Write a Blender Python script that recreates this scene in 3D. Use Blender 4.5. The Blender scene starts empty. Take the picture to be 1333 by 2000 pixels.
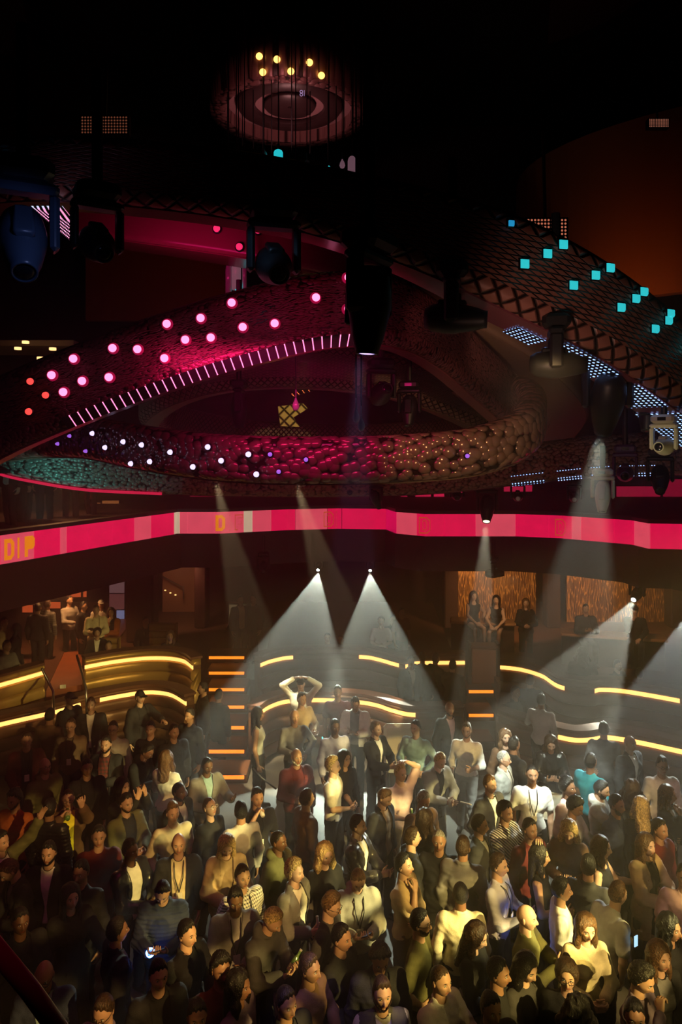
import bpy, math, random
import numpy as np
from mathutils import Vector, Matrix
random.seed(7); rng = np.random.default_rng(7)
C = bpy.context.scene.collection
SC = bpy.context.scene
# ---------------------------------------------------------------- camera, world, exposure
F, HZ, CZ = 1400.0, 870.0, 6.2          # focal length in pixels, horizon row, eye height in metres
def P(x, y, Y):                          # a point seen at (x, y) standing Y metres ahead
    return Vector(((x-666.5)*Y/F, Y, CZ-(y-HZ)*Y/F))
cam = bpy.data.cameras.new('camera'); camo = bpy.data.objects.new('camera', cam); C.objects.link(camo)
camo.location = (0, 0, CZ); camo.rotation_euler = (math.pi/2, 0, 0)
cam.sensor_fit = 'HORIZONTAL'; cam.sensor_width = 36; cam.lens = 36*F/1333
cam.shift_y = -(1000-HZ)/1333; cam.clip_start = 0.05; cam.clip_end = 200
SC.camera = camo
SC.view_settings.view_transform = 'Standard'; SC.view_settings.look = 'None'
SC.view_settings.gamma = 1; SC.view_settings.exposure = 0.0; SC.view_settings.use_curve_mapping = False
W = bpy.data.worlds.new('hall_dark'); SC.world = W; W.use_nodes = True
W.node_tree.nodes['Background'].inputs[0].default_value = (0.05, 0.02, 0.018, 1)
W.node_tree.nodes['Background'].inputs[1].default_value = 0.0
cy = SC.cycles
cy.max_bounces = 5; cy.diffuse_bounces = 2; cy.glossy_bounces = 2; cy.transmission_bounces = 4
cy.volume_bounces = 0; cy.transparent_max_bounces = 6; cy.sample_clamp_indirect = 2.0; cy.sample_clamp_direct = 0
cy.use_denoising = True; cy.caustics_reflective = False; cy.caustics_refractive = False
try: cy.use_light_tree = True
except Exception: pass

def gobo(L, scale, lo, hi, ring=False):
    """a breakup pattern in the lamp's own gobo slot"""
    L.use_nodes = True; nt = L.node_tree; N = nt.nodes; K = nt.links
    em = N['Emission']
    tc = N.new('ShaderNodeTexCoord'); no = N.new('ShaderNodeTexNoise'); no.inputs['Scale'].default_value = scale
    no.inputs['Detail'].default_value = 1.0
    K.new(tc.outputs['Normal'], no.inputs['Vector'])
    mr = N.new('ShaderNodeMapRange'); mr.inputs['From Min'].default_value = lo; mr.inputs['From Max'].default_value = hi
    mr.inputs['To Min'].default_value = 0.03; mr.inputs['To Max'].default_value = 2.1
    K.new(no.outputs[0], mr.inputs['Value']); K.new(mr.outputs[0], em.inputs['Strength'])
def spot(name, loc, tgt, watts, deg, col, blend=0.12, size=0.05, kind='thing'):
    L = bpy.data.lights.new(name, 'SPOT'); L.energy = watts; L.color = col
    L.spot_size = math.radians(deg); L.spot_blend = blend; L.shadow_soft_size = size
    o = bpy.data.objects.new(name, L); C.objects.link(o); o.location = loc
    o.rotation_euler = (Vector(tgt)-Vector(loc)).to_track_quat('-Z', 'Y').to_euler()
    return L
def hollow(L, deg):
    """a ring gobo: the rim of the cone is brighter than its core"""
    L.use_nodes = True; nt = L.node_tree; N = nt.nodes; K = nt.links; em = N['Emission']
    tc = N.new('ShaderNodeTexCoord'); sp = N.new('ShaderNodeSeparateXYZ'); K.new(tc.outputs['Normal'], sp.inputs[0])
    ab = N.new('ShaderNodeMath'); ab.operation = 'ABSOLUTE'; K.new(sp.outputs[2], ab.inputs[0])
    ac = N.new('ShaderNodeMath'); ac.operation = 'ARCCOSINE'; K.new(ab.outputs[0], ac.inputs[0])
    mr = N.new('ShaderNodeMapRange'); h = math.radians(deg/2); mr.inputs['From Min'].default_value = h*.55; mr.inputs['From Max'].default_value = h*.9
    mr.inputs['To Min'].default_value = 0.42; mr.inputs['To Max'].default_value = 1.7; mr.interpolation_type = 'SMOOTHSTEP'
    K.new(ac.outputs[0], mr.inputs['Value']); K.new(mr.outputs[0], em.inputs['Strength'])
def area(name, loc, tgt, watts, sx, sy, col):
    L = bpy.data.lights.new(name, 'AREA'); L.shape = 'RECTANGLE'; L.size = sx; L.size_y = sy; L.energy = watts; L.color = col
    o = bpy.data.objects.new(name, L); C.objects.link(o); o.location = loc
    o.rotation_euler = (Vector(tgt)-Vector(loc)).to_track_quat('-Z', 'Y').to_euler()
    return L
WARM = (1.0, 0.78, 0.34)
# beams drawn in the haze: lens pixel + depth, aim point, watts, cone, colour
BEAMS = [
 ((1173, 855, 7.6), (1085, 1510, 10.6), 1150, 21, (0.86, 0.95, 0.78), 0.07),
 ((950, 1021, 13.0), (925, 1530, 10.4), 700, 15, (0.95, 0.92, 0.66), 0.05),
 ((623, 1117, 16.6), (548, 1450, 12.2), 620, 33, (0.84, 0.96, 0.78), 0.02),
 ((723, 1118, 16.6), (744, 1450, 12.2), 620, 31, (0.84, 0.96, 0.78), 0.02),
 ((580, 948, 12.6), (700, 1330, 14.0), 800, 18, (1.0, 0.78, 0.42), 0.05),
 ((422, 940, 12.6), (515, 1330, 13.2), 760, 17, (1.0, 0.78, 0.42), 0.05),
 ((376, 955, 13.0), (440, 1560, 10.0), 520, 12, (1.0, 0.78, 0.42), 0.05),
 ((737, 950, 12.6), (880, 1330, 14.6), 330, 17, (1.0, 0.72, 0.45), 0.05),
 ((1240, 1172, 15.0), (1082, 1440, 12.0), 650, 27, (0.88, 0.93, 0.76), 0.03),
 ((1352, 1190, 13.0), (1270, 1450, 10.6), 500, 24, (0.80, 0.90, 0.86), 0.03),
 ((704, 694, 5.1), (690, 1100, 5.3), 150, 13, (0.62, 0.40, 1.0), 0.04),
]
for i, (s, t, w, d, c, sz) in enumerate(BEAMS):
    hollow(spot('beam_spotlight', P(*s), P(*t), w*3.3, d, c, 0.10, sz), d)
# wash lamps of the house rig, high above and behind the balcony rail: gobo breakup over the crowd
for loc, tgt, w, deg, col, gs, lo in [
    ((8.6, 2.0, 6.7), (0.5, 9.2, 1.4), 9500, 21, (1.0, 0.80, 0.27), 30, .44),
    ((9.2, 6.0, 6.7), (1.2, 11.4, 1.4), 3700, 20, (1.0, 0.82, 0.34), 28, .44),
    ((6.6, 0.0, 6.8), (0.7, 7.0, 1.5), 4600, 23, (1.0, 0.70, 0.18), 26, .44),
    ((4.2, -1.5, 7.2), (-3.2, 8.6, 1.4), 2700, 26, (1.0, 0.56, 0.15), 24, .42),
    ((7.0, -1.0, 7.0), (3.3, 7.2, 1.4), 3500, 25, (1.0, 0.68, 0.22), 26, .45),
    ((8.5, 0.0, 7.2), (3.6, 9.6, 1.4), 500, 26, (1.0, 0.50, 0.42), 20, .40)]:
    L = spot('wash_spotlight', loc, tgt, w, deg, col, 0.45, 0.05); gobo(L, gs, lo+.065, lo+.13)
spot('wash_spotlight', (8.5, 4.0, 6.6), (-4.6, 15.2, 1.1), 9000, 13, (1.0, 0.68, 0.18), 0.5, 0.1)
spot('amber_spotlight', P(1010, 800, 8.6), P(985, 640, 10.4), 60, 50, (1.0, 0.6, 0.35), 0.8, 0.1)  # added, lights the tan underside of the middle ring
spot('amber_spotlight', P(840, 560, 7.4), P(880, 700, 9.8), 30, 50, (1.0, 0.35, 0.30), 0.8, 0.1)  # added to bring out the right bend of the looping ring
spot('amber_spotlight', P(940, 1150, 15.0), P(944, 1290, 16.4), 50, 30, (1.0, 0.5, 0.2), 0.6, 0.1)  # unseen lamp added to warm the host stand
spot('magenta_spotlight', P(-200, 500, 4.0), P(200, 1700, 7.0), 70, 60, (1.0, 0.10, 0.35), 0.8, 0.3)  # added magenta fill over the lower-left crowd
area('magenta_strip_light', P(520, 700, 7.6), P(520, 900, 9.0), 26, 2.2, 0.15, (1.0, 0.02, 0.22))  # stands in for the pink LED strip shining on the ring below
area('magenta_strip_light', P(330, 520, 9.0), P(360, 450, 10.0), 9, 1.6, 0.3, (1.0, 0.02, 0.22))  # added for the magenta light on the middle ring
area('magenta_strip_light', P(600, 640, 6.9), P(600, 560, 9.0), 5, 1.6, 0.2, (1.0, 0.03, 0.22))  # added magenta fill aimed at the upper rings
spot('teal_spotlight', P(60, 1010, 10.6), P(150, 912, 12.3), 40, 90, (0.2, 0.85, 0.75), 0.6, 0.1)  # added lamp that tints the outer ring teal at the far left
spot('amber_spotlight', P(1130, 700, 5.6), P(900, 870, 9.2), 160, 40, (1.0, 0.62, 0.25), 0.6, 0.1)  # added warm light on the bubble ring's right end
spot('amber_spotlight', P(1000, 860, 5.0), P(1180, 620, 7.2), 60, 70, (1.0, 0.55, 0.4), 0.8, 0.2)  # added from below, shows the scales on the outer ring's right arc
spot('amber_spotlight', P(1170, 640, 13.0), (6.3, 14.6, 9.6), 50, 95, (1.0, 0.26, 0.04), 0.8, 0.3)  # added for the orange glow low on the curved upper wall
spot('amber_spotlight', P(1005, 1128, 16.5), P(975, 1185, 18.9), 120, 60, (1.0, 0.58, 0.25), 0.6, 0.008)  # added to light the women on the left ledge
spot('amber_spotlight', P(1185, 1140, 15.3), P(1195, 1205, 17.4), 110, 75, (1.0, 0.54, 0.26), 0.6, 0.008)  # added likewise for the guests on the right ledge
spot('amber_spotlight', (-6.0, 15.4, 6.9), (-5.9, 14.6, 4.8), 170, 120, (1.0, 0.42, 0.15), 0.6, 0.05)  # put in above the balcony guests so their legs show amber
spot('amber_spotlight', P(230, 1330, 10.5), P(70, 1120, 12.3), 45, 50, (1.0, 0.6, 0.2), 0.8, 0.05)  # added low lamp for the left end of the bulkhead
spot('blue_spotlight', P(130, 400, 3.9), P(45, 480, 4.6), 5, 60, (0.35, 0.45, 1.0), 0.6, 0.05)  # added to tinge the upper-left fixture blue
spot('blue_spotlight', P(440, 420, 5.6), P(520, 520, 6.2), 4, 60, (0.35, 0.6, 1.0), 0.6, 0.05)  # added for the blue edge on the black fixture
spot('warm_spotlight', P(1200, 1000, 6.6), P(1300, 880, 7.6), 22, 26, (1.0, 0.85, 0.45), 0.5, 0.03)  # added to brighten the cream fixture
spot('red_spotlight', P(600, 620, 17), P(300, 560, 20), 60, 70, (1.0, 0.10, 0.04), 0.9, 0.3)
spot('amber_spotlight', P(980, 1130, 18.5), P(980, 1170, 21.4), 330, 100, (1.0, 0.46, 0.14), 0.6, 0.1)  # unseen amber fills: slatted walls here, then walkway and stair alcove
spot('amber_spotlight', P(1200, 1130, 18.5), P(1210, 1180, 21.4), 330, 100, (1.0, 0.46, 0.14), 0.6, 0.1)
spot('amber_spotlight', P(120, 1100, 18), P(120, 1260, 18), 260, 110, (1.0, 0.40, 0.12), 0.6, 0.1)
spot('amber_spotlight', P(350, 1100, 20), P(350, 1190, 22.5), 90, 110, (1.0, 0.5, 0.25), 0.6, 0.1)

# ---------------------------------------------------------------- materials
MATS = {}
def mat(key, col=(0.5, 0.5, 0.5), rough=0.7, metal=0.0, bump=0.0, bscale=60.0, emit=None, es=1.0, sample=True,
        coord='Object', vary=0.0, spec=0.3, alpha=None):
    if key in MATS: return MATS[key]
    m = bpy.data.materials.new(key); MATS[key] = m; m.use_nodes = True
    nt = m.node_tree; N = nt.nodes; K = nt.links; b = N['Principled BSDF']
    b.inputs['Base Color'].default_value = (*col, 1); b.inputs['Roughness'].default_value = rough
    b.inputs['Metallic'].default_value = metal; b.inputs['Specular IOR Level'].default_value = spec
    if emit is not None:
        b.inputs['Emission Color'].default_value = (*emit, 1); b.inputs['Emission Strength'].default_value = es
    if bump or vary:
        tc = N.new('ShaderNodeTexCoord'); no = N.new('ShaderNodeTexNoise')
        no.inputs['Scale'].default_value = bscale; no.inputs['Detail'].default_value = 3
        K.new(tc.outputs[coord], no.inputs['Vector'])
        if bump:
            bp = N.new('ShaderNodeBump'); bp.inputs['Strength'].default_value = bump; bp.inputs['Distance'].default_value = 0.02
            K.new(no.outputs[0], bp.inputs['Height']); K.new(bp.outputs[0], b.inputs['Normal'])
        if vary:
            n2 = N.new('ShaderNodeTexNoise'); n2.inputs['Scale'].default_value = bscale*0.12; K.new(tc.outputs[coord], n2.inputs['Vector'])
            mx = N.new('ShaderNodeMix'); mx.data_type = 'RGBA'
            mx.inputs[6].default_value = (*[c*(1-vary) for c in col], 1); mx.inputs[7].default_value = (*[min(1, c*(1+vary)) for c in col], 1)
            K.new(n2.outputs[0], mx.inputs[0]); K.new(mx.outputs[2], b.inputs['Base Color'])
    if not sample:
        try: m.cycles.emission_sampling = 'NONE'
        except Exception: pass
    return m
def node_math(N, K, op, a, b=None, c=None):
    n = N.new('ShaderNodeMath'); n.operation = op
    for i, v in enumerate((a, b, c)):
        if v is None: continue
        if isinstance(v, (int, float)): n.inputs[i].default_value = v
        else: K.new(v, n.inputs[i])
    return n.outputs[0]
def uvxy(N, K):
    tc = N.new('ShaderNodeTexCoord'); s = N.new('ShaderNodeSeparateXYZ'); K.new(tc.outputs['UV'], s.inputs[0])
    return tc.outputs['UV'], s.outputs[0], s.outputs[1]
def bubble_mat(key, col, scale, rough=0.22, metal=0.0, depth=0.05):
    m = bpy.data.materials.new(key); m.use_nodes = True; N = m.node_tree.nodes; K = m.node_tree.links; b = N['Principled BSDF']
    uv, u, v = uvxy(N, K)
    vo = N.new('ShaderNodeTexVoronoi'); vo.inputs['Scale'].default_value = scale; vo.feature = 'F1'; K.new(uv, vo.inputs['Vector'])
    vo.inputs['Randomness'].default_value = 0.85
    h = node_math(N, K, 'MULTIPLY', vo.outputs['Distance'], 1.25)
    h = node_math(N, K, 'POWER', h, 2.0); h = node_math(N, K, 'SUBTRACT', 1.0, h); h = node_math(N, K, 'MAXIMUM', h, 0.0)
    h = node_math(N, K, 'SQRT', h)
    bp = N.new('ShaderNodeBump'); bp.inputs['Strength'].default_value = 1.0; bp.inputs['Distance'].default_value = depth
    K.new(h, bp.inputs['Height']); K.new(bp.outputs[0], b.inputs['Normal'])
    rp = N.new('ShaderNodeValToRGB'); rp.color_ramp.elements[0].position = 0.2; rp.color_ramp.elements[1].position = 0.7
    rp.color_ramp.elements[0].color = (*[c*0.12 for c in col], 1); rp.color_ramp.elements[1].color = (*col, 1)
    K.new(h, rp.inputs[0]); K.new(rp.outputs[0], b.inputs['Base Color'])
    b.inputs['Roughness'].default_value = rough; b.inputs['Metallic'].default_value = metal
    MATS[key] = m; return m
def diamond_mat(key, col, scale, rough=0.4, metal=0.0):
    m = bpy.data.materials.new(key); m.use_nodes = True; N = m.node_tree.nodes; K = m.node_tree.links; b = N['Principled BSDF']
    uv, u, v = uvxy(N, K)
    a = node_math(N, K, 'MULTIPLY', node_math(N, K, 'ADD', u, v), scale); c = node_math(N, K, 'MULTIPLY', node_math(N, K, 'SUBTRACT', u, v), scale)
    a = node_math(N, K, 'PINGPONG', a, 0.5); c = node_math(N, K, 'PINGPONG', c, 0.5)
    h = node_math(N, K, 'MINIMUM', a, c); h = node_math(N, K, 'MULTIPLY', h, 6.0); h = node_math(N, K, 'MINIMUM', h, 1.0)
    bp = N.new('ShaderNodeBump'); bp.inputs['Strength'].default_value = 1.0; bp.inputs['Distance'].default_value = 0.03
    K.new(h, bp.inputs['Height']); K.new(bp.outputs[0], b.inputs['Normal'])
    rp = N.new('ShaderNodeValToRGB'); rp.color_ramp.elements[0].position = 0.35; rp.color_ramp.elements[1].position = 0.8
    rp.color_ramp.elements[0].color = (*[x*0.08 for x in col], 1); rp.color_ramp.elements[1].color = (*col, 1)
    K.new(h, rp.inputs[0]); K.new(rp.outputs[0], b.inputs['Base Color'])
    b.inputs['Roughness'].default_value = rough; b.inputs['Metallic'].default_value = metal
    MATS[key] = m; return m
def led_mat(key, su, sv, r, c0, c1, es, u0=0, u1=1, bars=None):
    """a lit LED board: dots every su x sv metres, colour running from c0 to c1 along the board"""
    m = bpy.data.materials.new(key); m.use_nodes = True; N = m.node_tree.nodes; K = m.node_tree.links; b = N['Principled BSDF']
    b.inputs['Base Color'].default_value = (0.01, 0.01, 0.012, 1); b.inputs['Roughness'].default_value = 0.4
    uv, u, v = uvxy(N, K)
    a = node_math(N, K, 'SUBTRACT', node_math(N, K, 'FRACT', node_math(N, K, 'DIVIDE', u, su)), 0.5)
    c = node_math(N, K, 'SUBTRACT', node_math(N, K, 'FRACT', node_math(N, K, 'DIVIDE', v, sv)), 0.5)
    a = node_math(N, K, 'MULTIPLY', a, su); c = node_math(N, K, 'MULTIPLY', c, sv)
    d = node_math(N, K, 'ADD', node_math(N, K, 'MULTIPLY', a, a), node_math(N, K, 'MULTIPLY', c, c))
    d = node_math(N, K, 'LESS_THAN', d, r*r)
    mr = N.new('ShaderNodeMapRange'); mr.inputs['From Min'].default_value = u0; mr.inputs['From Max'].default_value = u1; K.new(u, mr.inputs['Value'])
    mx = N.new('ShaderNodeMix'); mx.data_type = 'RGBA'; K.new(mr.outputs[0], mx.inputs[0])
    mx.inputs[6].default_value = (*c0, 1); mx.inputs[7].default_value = (*c1, 1)
    K.new(mx.outputs[2], b.inputs['Emission Color']); K.new(node_math(N, K, 'MULTIPLY', d, es), b.inputs['Emission Strength'])
    m.cycles.emission_sampling = 'NONE'; MATS[key] = m; return m
BLACK = mat('black_housing', (0.012, 0.012, 0.014), 0.45, spec=0.4)
BLKGLOSS = mat('glossy_black', (0.01, 0.01, 0.014), 0.15, spec=0.5)
STEEL = mat('steel', (0.35, 0.34, 0.33), 0.3, 0.9)
CREAMPLASTIC = mat('cream_housing', (0.62, 0.58, 0.44), 0.4)
DARKWALL = mat('dark_plaster', (0.035, 0.017, 0.016), 0.8, bump=0.2, bscale=8, vary=0.3)
CEIL = mat('dark_ceiling', (0.02, 0.014, 0.013), 0.85, bump=0.2, bscale=4)
REDCEIL = mat('ceiling_panel_felt', (0.07, 0.03, 0.025), 0.8, bump=0.2, bscale=20)
FLOORM = mat('floor_concrete', (0.11, 0.10, 0.085), 0.45, bump=0.08, bscale=30, vary=0.35)
CARPET = mat('terrace_carpet', (0.09, 0.035, 0.02), 0.85, bump=0.3, bscale=120, vary=0.3)
ORFLOOR = mat('walkway_wood', (0.30, 0.09, 0.035), 0.45, bump=0.1, bscale=30, vary=0.3)
GOLD = mat('gold_leather', (0.50, 0.32, 0.09), 0.36, 0.35, bump=0.05, bscale=80, spec=0.5)
BROWNL = mat('brown_leather', (0.14, 0.065, 0.03), 0.45, 0.2, bump=0.05, bscale=60)
WOOD = mat('dark_wood', (0.12, 0.05, 0.025), 0.45, bump=0.1, bscale=20, vary=0.3)
TAN = mat('ring_underside_panel', (0.16, 0.10, 0.07), 0.5, bump=0.1, bscale=30)
PINKPAN = mat('lacquered_underside', (0.20, 0.06, 0.08), 0.25, spec=0.6)
STRIP = mat('warm_led_strip', (0.9, 0.6, 0.3), 0.5, emit=(1.0, 0.45, 0.11), es=2.6)
GLASS = mat('ornament_glass', (0.5, 0.55, 0.55), 0.08, spec=0.8)
CYANGL = mat('cyan_lit_glass', (0.05, 0.5, 0.5), 0.2, emit=(0.02, 0.55, 0.62), es=0.9, sample=False)

# ---------------------------------------------------------------- mesh helpers
def newmesh(name, V, Fc, mats, parent=None, smooth=False, uv=None, fm=None):
    me = bpy.data.meshes.new(name); me.from_pydata([tuple(v) for v in V], [], Fc)
    if not isinstance(mats, (list, tuple)): mats = [mats]
    for m in mats: me.materials.append(m)
    if fm is not None: me.polygons.foreach_set('material_index', fm)
    if smooth: me.polygons.foreach_set('use_smooth', [True]*len(me.polygons))
    if uv is not None:
        l = me.uv_layers.new(name='UVMap'); idx = np.empty(len(me.loops), dtype=np.int32); me.loops.foreach_get('vertex_index', idx)
        l.data.foreach_set('uv', np.asarray(uv, dtype=np.float32)[idx].ravel())
    me.update()
    o = bpy.data.objects.new(name, me); C.objects.link(o)
    if parent is not None: o.parent = parent
    return o
class MB:
    def __init__(s): s.V = []; s.F = []; s.M = []; s.UV = []
    def add(s, V, Fc, m=0, uv=None):
        b = len(s.V); s.V += [tuple(v) for v in V]; s.F += [tuple(i+b for i in f) for f in Fc]; s.M += [m]*len(Fc)
        s.UV += list(uv) if uv is not None else [(v[0], v[1]) for v in V]
        return s
    def box(s, c, d, rz=0, m=0, ch=0.0, rot=None):
        x, y, z = [k/2 for k in d]; R = rot if rot is not None else Matrix.Rotation(rz, 3, 'Z')
        k = min(ch, x*.9, y*.9)
        if k > 0:
            ring = [(-x+k, -y), (x-k, -y), (x, -y+k), (x, y-k), (x-k, y), (-x+k, y), (-x, y-k), (-x, -y+k)]
            V = [(a, b, -z+k) for a, b in ring]+[(a, b, z-k) for a, b in ring]
            sx, sy = (x-k)/x, (y-k)/y
            V = [(a*sx, b*sy, -z) for a, b in ring]+V+[(a*sx, b*sy, z) for a, b in ring]
            Fc = [tuple(reversed(range(8)))]+[(j*8+i, j*8+(i+1) % 8, (j+1)*8+(i+1) % 8, (j+1)*8+i) for j in range(3) for i in range(8)]+[tuple(range(24, 32))]
        else:
            V = [(i*x, j*y, l*z) for l in (-1, 1) for i, j in ((-1, -1), (1, -1), (1, 1), (-1, 1))]
            Fc = [(3, 2, 1, 0), (4, 5, 6, 7), (0, 1, 5, 4), (1, 2, 6, 5), (2, 3, 7, 6), (3, 0, 4, 7)]
        return s.add([R@Vector(v)+Vector(c) for v in V], Fc, m)
    def tube(s, pts, r, n=8, m=0):
        pts = [Vector(p) for p in pts]; V = []; k = len(pts)
        if not isinstance(r, (list, tuple)): r = [r]*k
        for i, p in enumerate(pts):
            t = (pts[min(i+1, k-1)]-pts[max(i-1, 0)]).normalized(); u = t.orthogonal().normalized() if i == 0 else (u-t*u.dot(t)).normalized()
            w = t.cross(u)
            V += [p+(u*math.cos(a*2*math.pi/n)+w*math.sin(a*2*math.pi/n))*r[i] for a in range(n)]
        Fc = [(i*n+a, i*n+(a+1) % n, (i+1)*n+(a+1) % n, (i+1)*n+a) for i in range(k-1) for a in range(n)]
        Fc += [tuple(reversed(range(n))), tuple(range((k-1)*n, k*n))]
        return s.add(V, Fc, m)
    def lathe(s, prof, n=24, m=0, M=None):
        V = []; 
        for r, z in prof: V += [Vector((r*math.cos(a*2*math.pi/n), r*math.sin(a*2*math.pi/n), z)) for a in range(n)]
        if M is not None: V = [M@v for v in V]
        Fc = [(i*n+a, i*n+(a+1) % n, (i+1)*n+(a+1) % n, (i+1)*n+a) for i in range(len(prof)-1) for a in range(n)]
        if prof[0] != prof[-1]: Fc += [tuple(reversed(range(n))), tuple(range((len(prof)-1)*n, len(prof)*n))]
        return s.add(V, Fc, m)
    def build(s, name, mats, parent=None, smooth=False): return newmesh(name, s.V, s.F, mats, parent, smooth, s.UV, s.M)
def tag(o, label=None, cat=None, group=None, kind=None):
    if label: o['label'] = label
    if cat: o['category'] = cat
    if group: o['group'] = group
    if kind: o['kind'] = kind
    return o
def empty(name, loc=(0, 0, 0), rz=0):
    o = bpy.data.objects.new(name, None); C.objects.link(o); o.location = loc; o.rotation_euler = (0, 0, rz); o.empty_display_size = 0.2
    return o
def struct(o): o['kind'] = 'structure'; return o
def rebase(root, kids):
    """children built in world coordinates keep their place under an Empty that stands at the thing's base"""
    bpy.context.view_layer.update()
    for k in kids: k.matrix_parent_inverse = Matrix.Translation(-root.location)
def catmull(pts, n, closed=False):
    pts = [Vector(p) for p in pts]; k = len(pts); out = []
    segs = k if closed else k-1
    for i in range(n if closed else n+1):
        t = i/n*segs; j = min(int(t), segs-1); f = t-j
        g = (lambda q: pts[q % k]) if closed else (lambda q: pts[max(0, min(k-1, q))])
        p0, p1, p2, p3 = g(j-1), g(j), g(j+1), g(j+2)
        out.append(0.5*((2*p1)+(p2-p0)*f+(2*p0-5*p1+4*p2-p3)*f*f+(3*p1-p0-3*p2+p3)*f**3))
    return out
def frames(path, closed=False):
    k = len(path); fr = []; s = 0
    for i, p in enumerate(path):
        a = path[(i-1) % k] if closed or i > 0 else p; b = path[(i+1) % k] if closed or i < k-1 else p
        t = (b-a).normalized(); n = t.cross(Vector((0, 0, 1))).normalized(); up = n.cross(t).normalized()
        if i: s += (p-path[i-1]).length
        fr.append((p, t, n, up, s))
    return fr
def sweep(fr, sec, closed=False, flip=False, secclosed=True, taper=None):
    V = []; UV = []; m = len(sec); k = len(fr)
    vv = [0]
    for i in range(1, m): vv.append(vv[-1]+math.hypot(sec[i][0]-sec[i-1][0], sec[i][1]-sec[i-1][1]))
    for i, (p, t, n, up, s) in enumerate(fr):
        g = taper(i/(k-1)) if taper else 1
        for j, (a, b) in enumerate(sec): V.append(p+n*a*g+up*b*g); UV.append((s, vv[j]))
    Fc = []
    for i in range(k if closed else k-1):
        for j in range(m if secclosed else m-1):
            a, b = i*m+j, i*m+(j+1) % m; c, d = ((i+1) % k)*m+(j+1) % m, ((i+1) % k)*m+j
            Fc.append((a, b, c, d) if flip else (a, d, c, b))
    if not closed and secclosed: Fc += [tuple(range(m)), tuple(range((k-1)*m, k*m))]
    return V, Fc, UV
def rrect(hw, hh, r, n=5):
    out = []
    for cx, cyy, a0 in ((hw-r, hh-r, 0), (-hw+r, hh-r, 90), (-hw+r, -hh+r, 180), (hw-r, -hh+r, 270)):
        for i in range(n+1):
            a = math.radians(a0+90*i/n); out.append((cx+r*math.cos(a), cyy+r*math.sin(a)))
    return out
# ---------------------------------------------------------------- the hall
def YZ(y, z): return (CZ-z)*F/(y-HZ)      # distance of a point at height z seen on row y
def L3(x, y, z): return P(x, y, YZ(y, z))
m = MB().box((0, 10, -0.1), (30, 30, 0.2)); struct(m.build('floor', FLOORM))
m = MB().box((0, 10.5, 17.2), (34, 32, 0.2)); struct(m.build('ceiling', CEIL))
m = MB().box((0, 24.6, 8.5), (34, 0.3, 17.4)); struct(m.build('wall_back', DARKWALL))
m = MB().box((-15.2, 10, 8.5), (0.3, 30, 17.4)); struct(m.build('wall_left', DARKWALL))
m = MB().box((15.2, 10, 8.5), (0.3, 30, 17.4)); struct(m.build('wall_right', DARKWALL))
m = MB().box((0, -4.6, 8.5), (34, 0.3, 17.4)); struct(m.build('wall_front', DARKWALL))
# shallow curved drops in the ceiling
def arc_drop(name, cx, cyy, r, a0, a1, z, h):
    pts = [Vector((cx+r*math.cos(math.radians(a0+(a1-a0)*i/32)), cyy+r*math.sin(math.radians(a0+(a1-a0)*i/32)), z)) for i in range(33)]
    V = pts+[p+Vector((0, 0, h)) for p in pts]; n = 33
    Fc = [tuple(reversed(range(n))), tuple(range(n, 2*n))]+[(i, (i+1) % n, (i+1) % n+n, i+n) for i in range(n)]
    struct(newmesh(name, V, Fc, REDCEIL))
c0 = P(930, 120, 19); arc_drop('ceiling_drop', 3.2, 14.5, 3.9, -88, 60, 16.2, 0.8)
arc_drop('ceiling_drop', -6.2, 14.8, 4.3, 115, 282, 16.2, 0.8)

BAND = [(-140, 1062), (0, 1043), (170, 1021), (340, 999), (346, 998), (430, 998), (560, 993), (660, 991), (755, 992), (775, 998), (830, 1002),
        (1010, 1002), (1100, 1005), (1235, 1014), (1268, 1020), (1333, 1021), (1480, 1040)]
ZT, ZB = 4.75, 4.24
bpath = [L3(x, y, ZT) for x, y in BAND]
def poly_prism(name, top, z0, z1, m):
    n = len(top); V = [(p.x, p.y, z0) for p in top]+[(p.x, p.y, z1) for p in top]
    Fc = [tuple(reversed(range(n))), tuple(range(n, 2*n))]+[(i, (i+1) % n, (i+1) % n+n, i+n) for i in range(n)]
    a = sum(top[i].x*top[(i+1) % n].y-top[(i+1) % n].x*top[i].y for i in range(n))
    if a < 0: Fc = [tuple(reversed(f)) for f in Fc]
    return newmesh(name, V, Fc, m)
back = [Vector((14.9, 24.4, 0)), Vector((-14.9, 24.4, 0))]
struct(poly_prism('floor_mezzanine', [p+Vector((0, .12, 0)) for p in bpath]+back, 4.2, 4.70, DARKWALL))
# bulkhead under the balcony edge
bh = [p+Vector((0, .45, 0)) for p in bpath]
V = [(p.x, p.y, z) for z in (3.42, 4.2) for p in bh]+[(p.x, p.y+.15, z) for z in (3.42, 4.2) for p in bh]; n = len(bh)
Fc = []
for i in range(n-1): Fc += [(i, i+1, n+i+1, n+i), (2*n+i+1, 2*n+i, 3*n+i, 3*n+i+1), (i+1, i, 2*n+i, 2*n+i+1), (n+i, n+i+1, 3*n+i+1, 3*n+i)]
struct(newmesh('wall_bulkhead', V, Fc, mat('bulkhead_slats', (0.05, 0.022, 0.02), 0.6, bump=0.3, bscale=20)))
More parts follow.
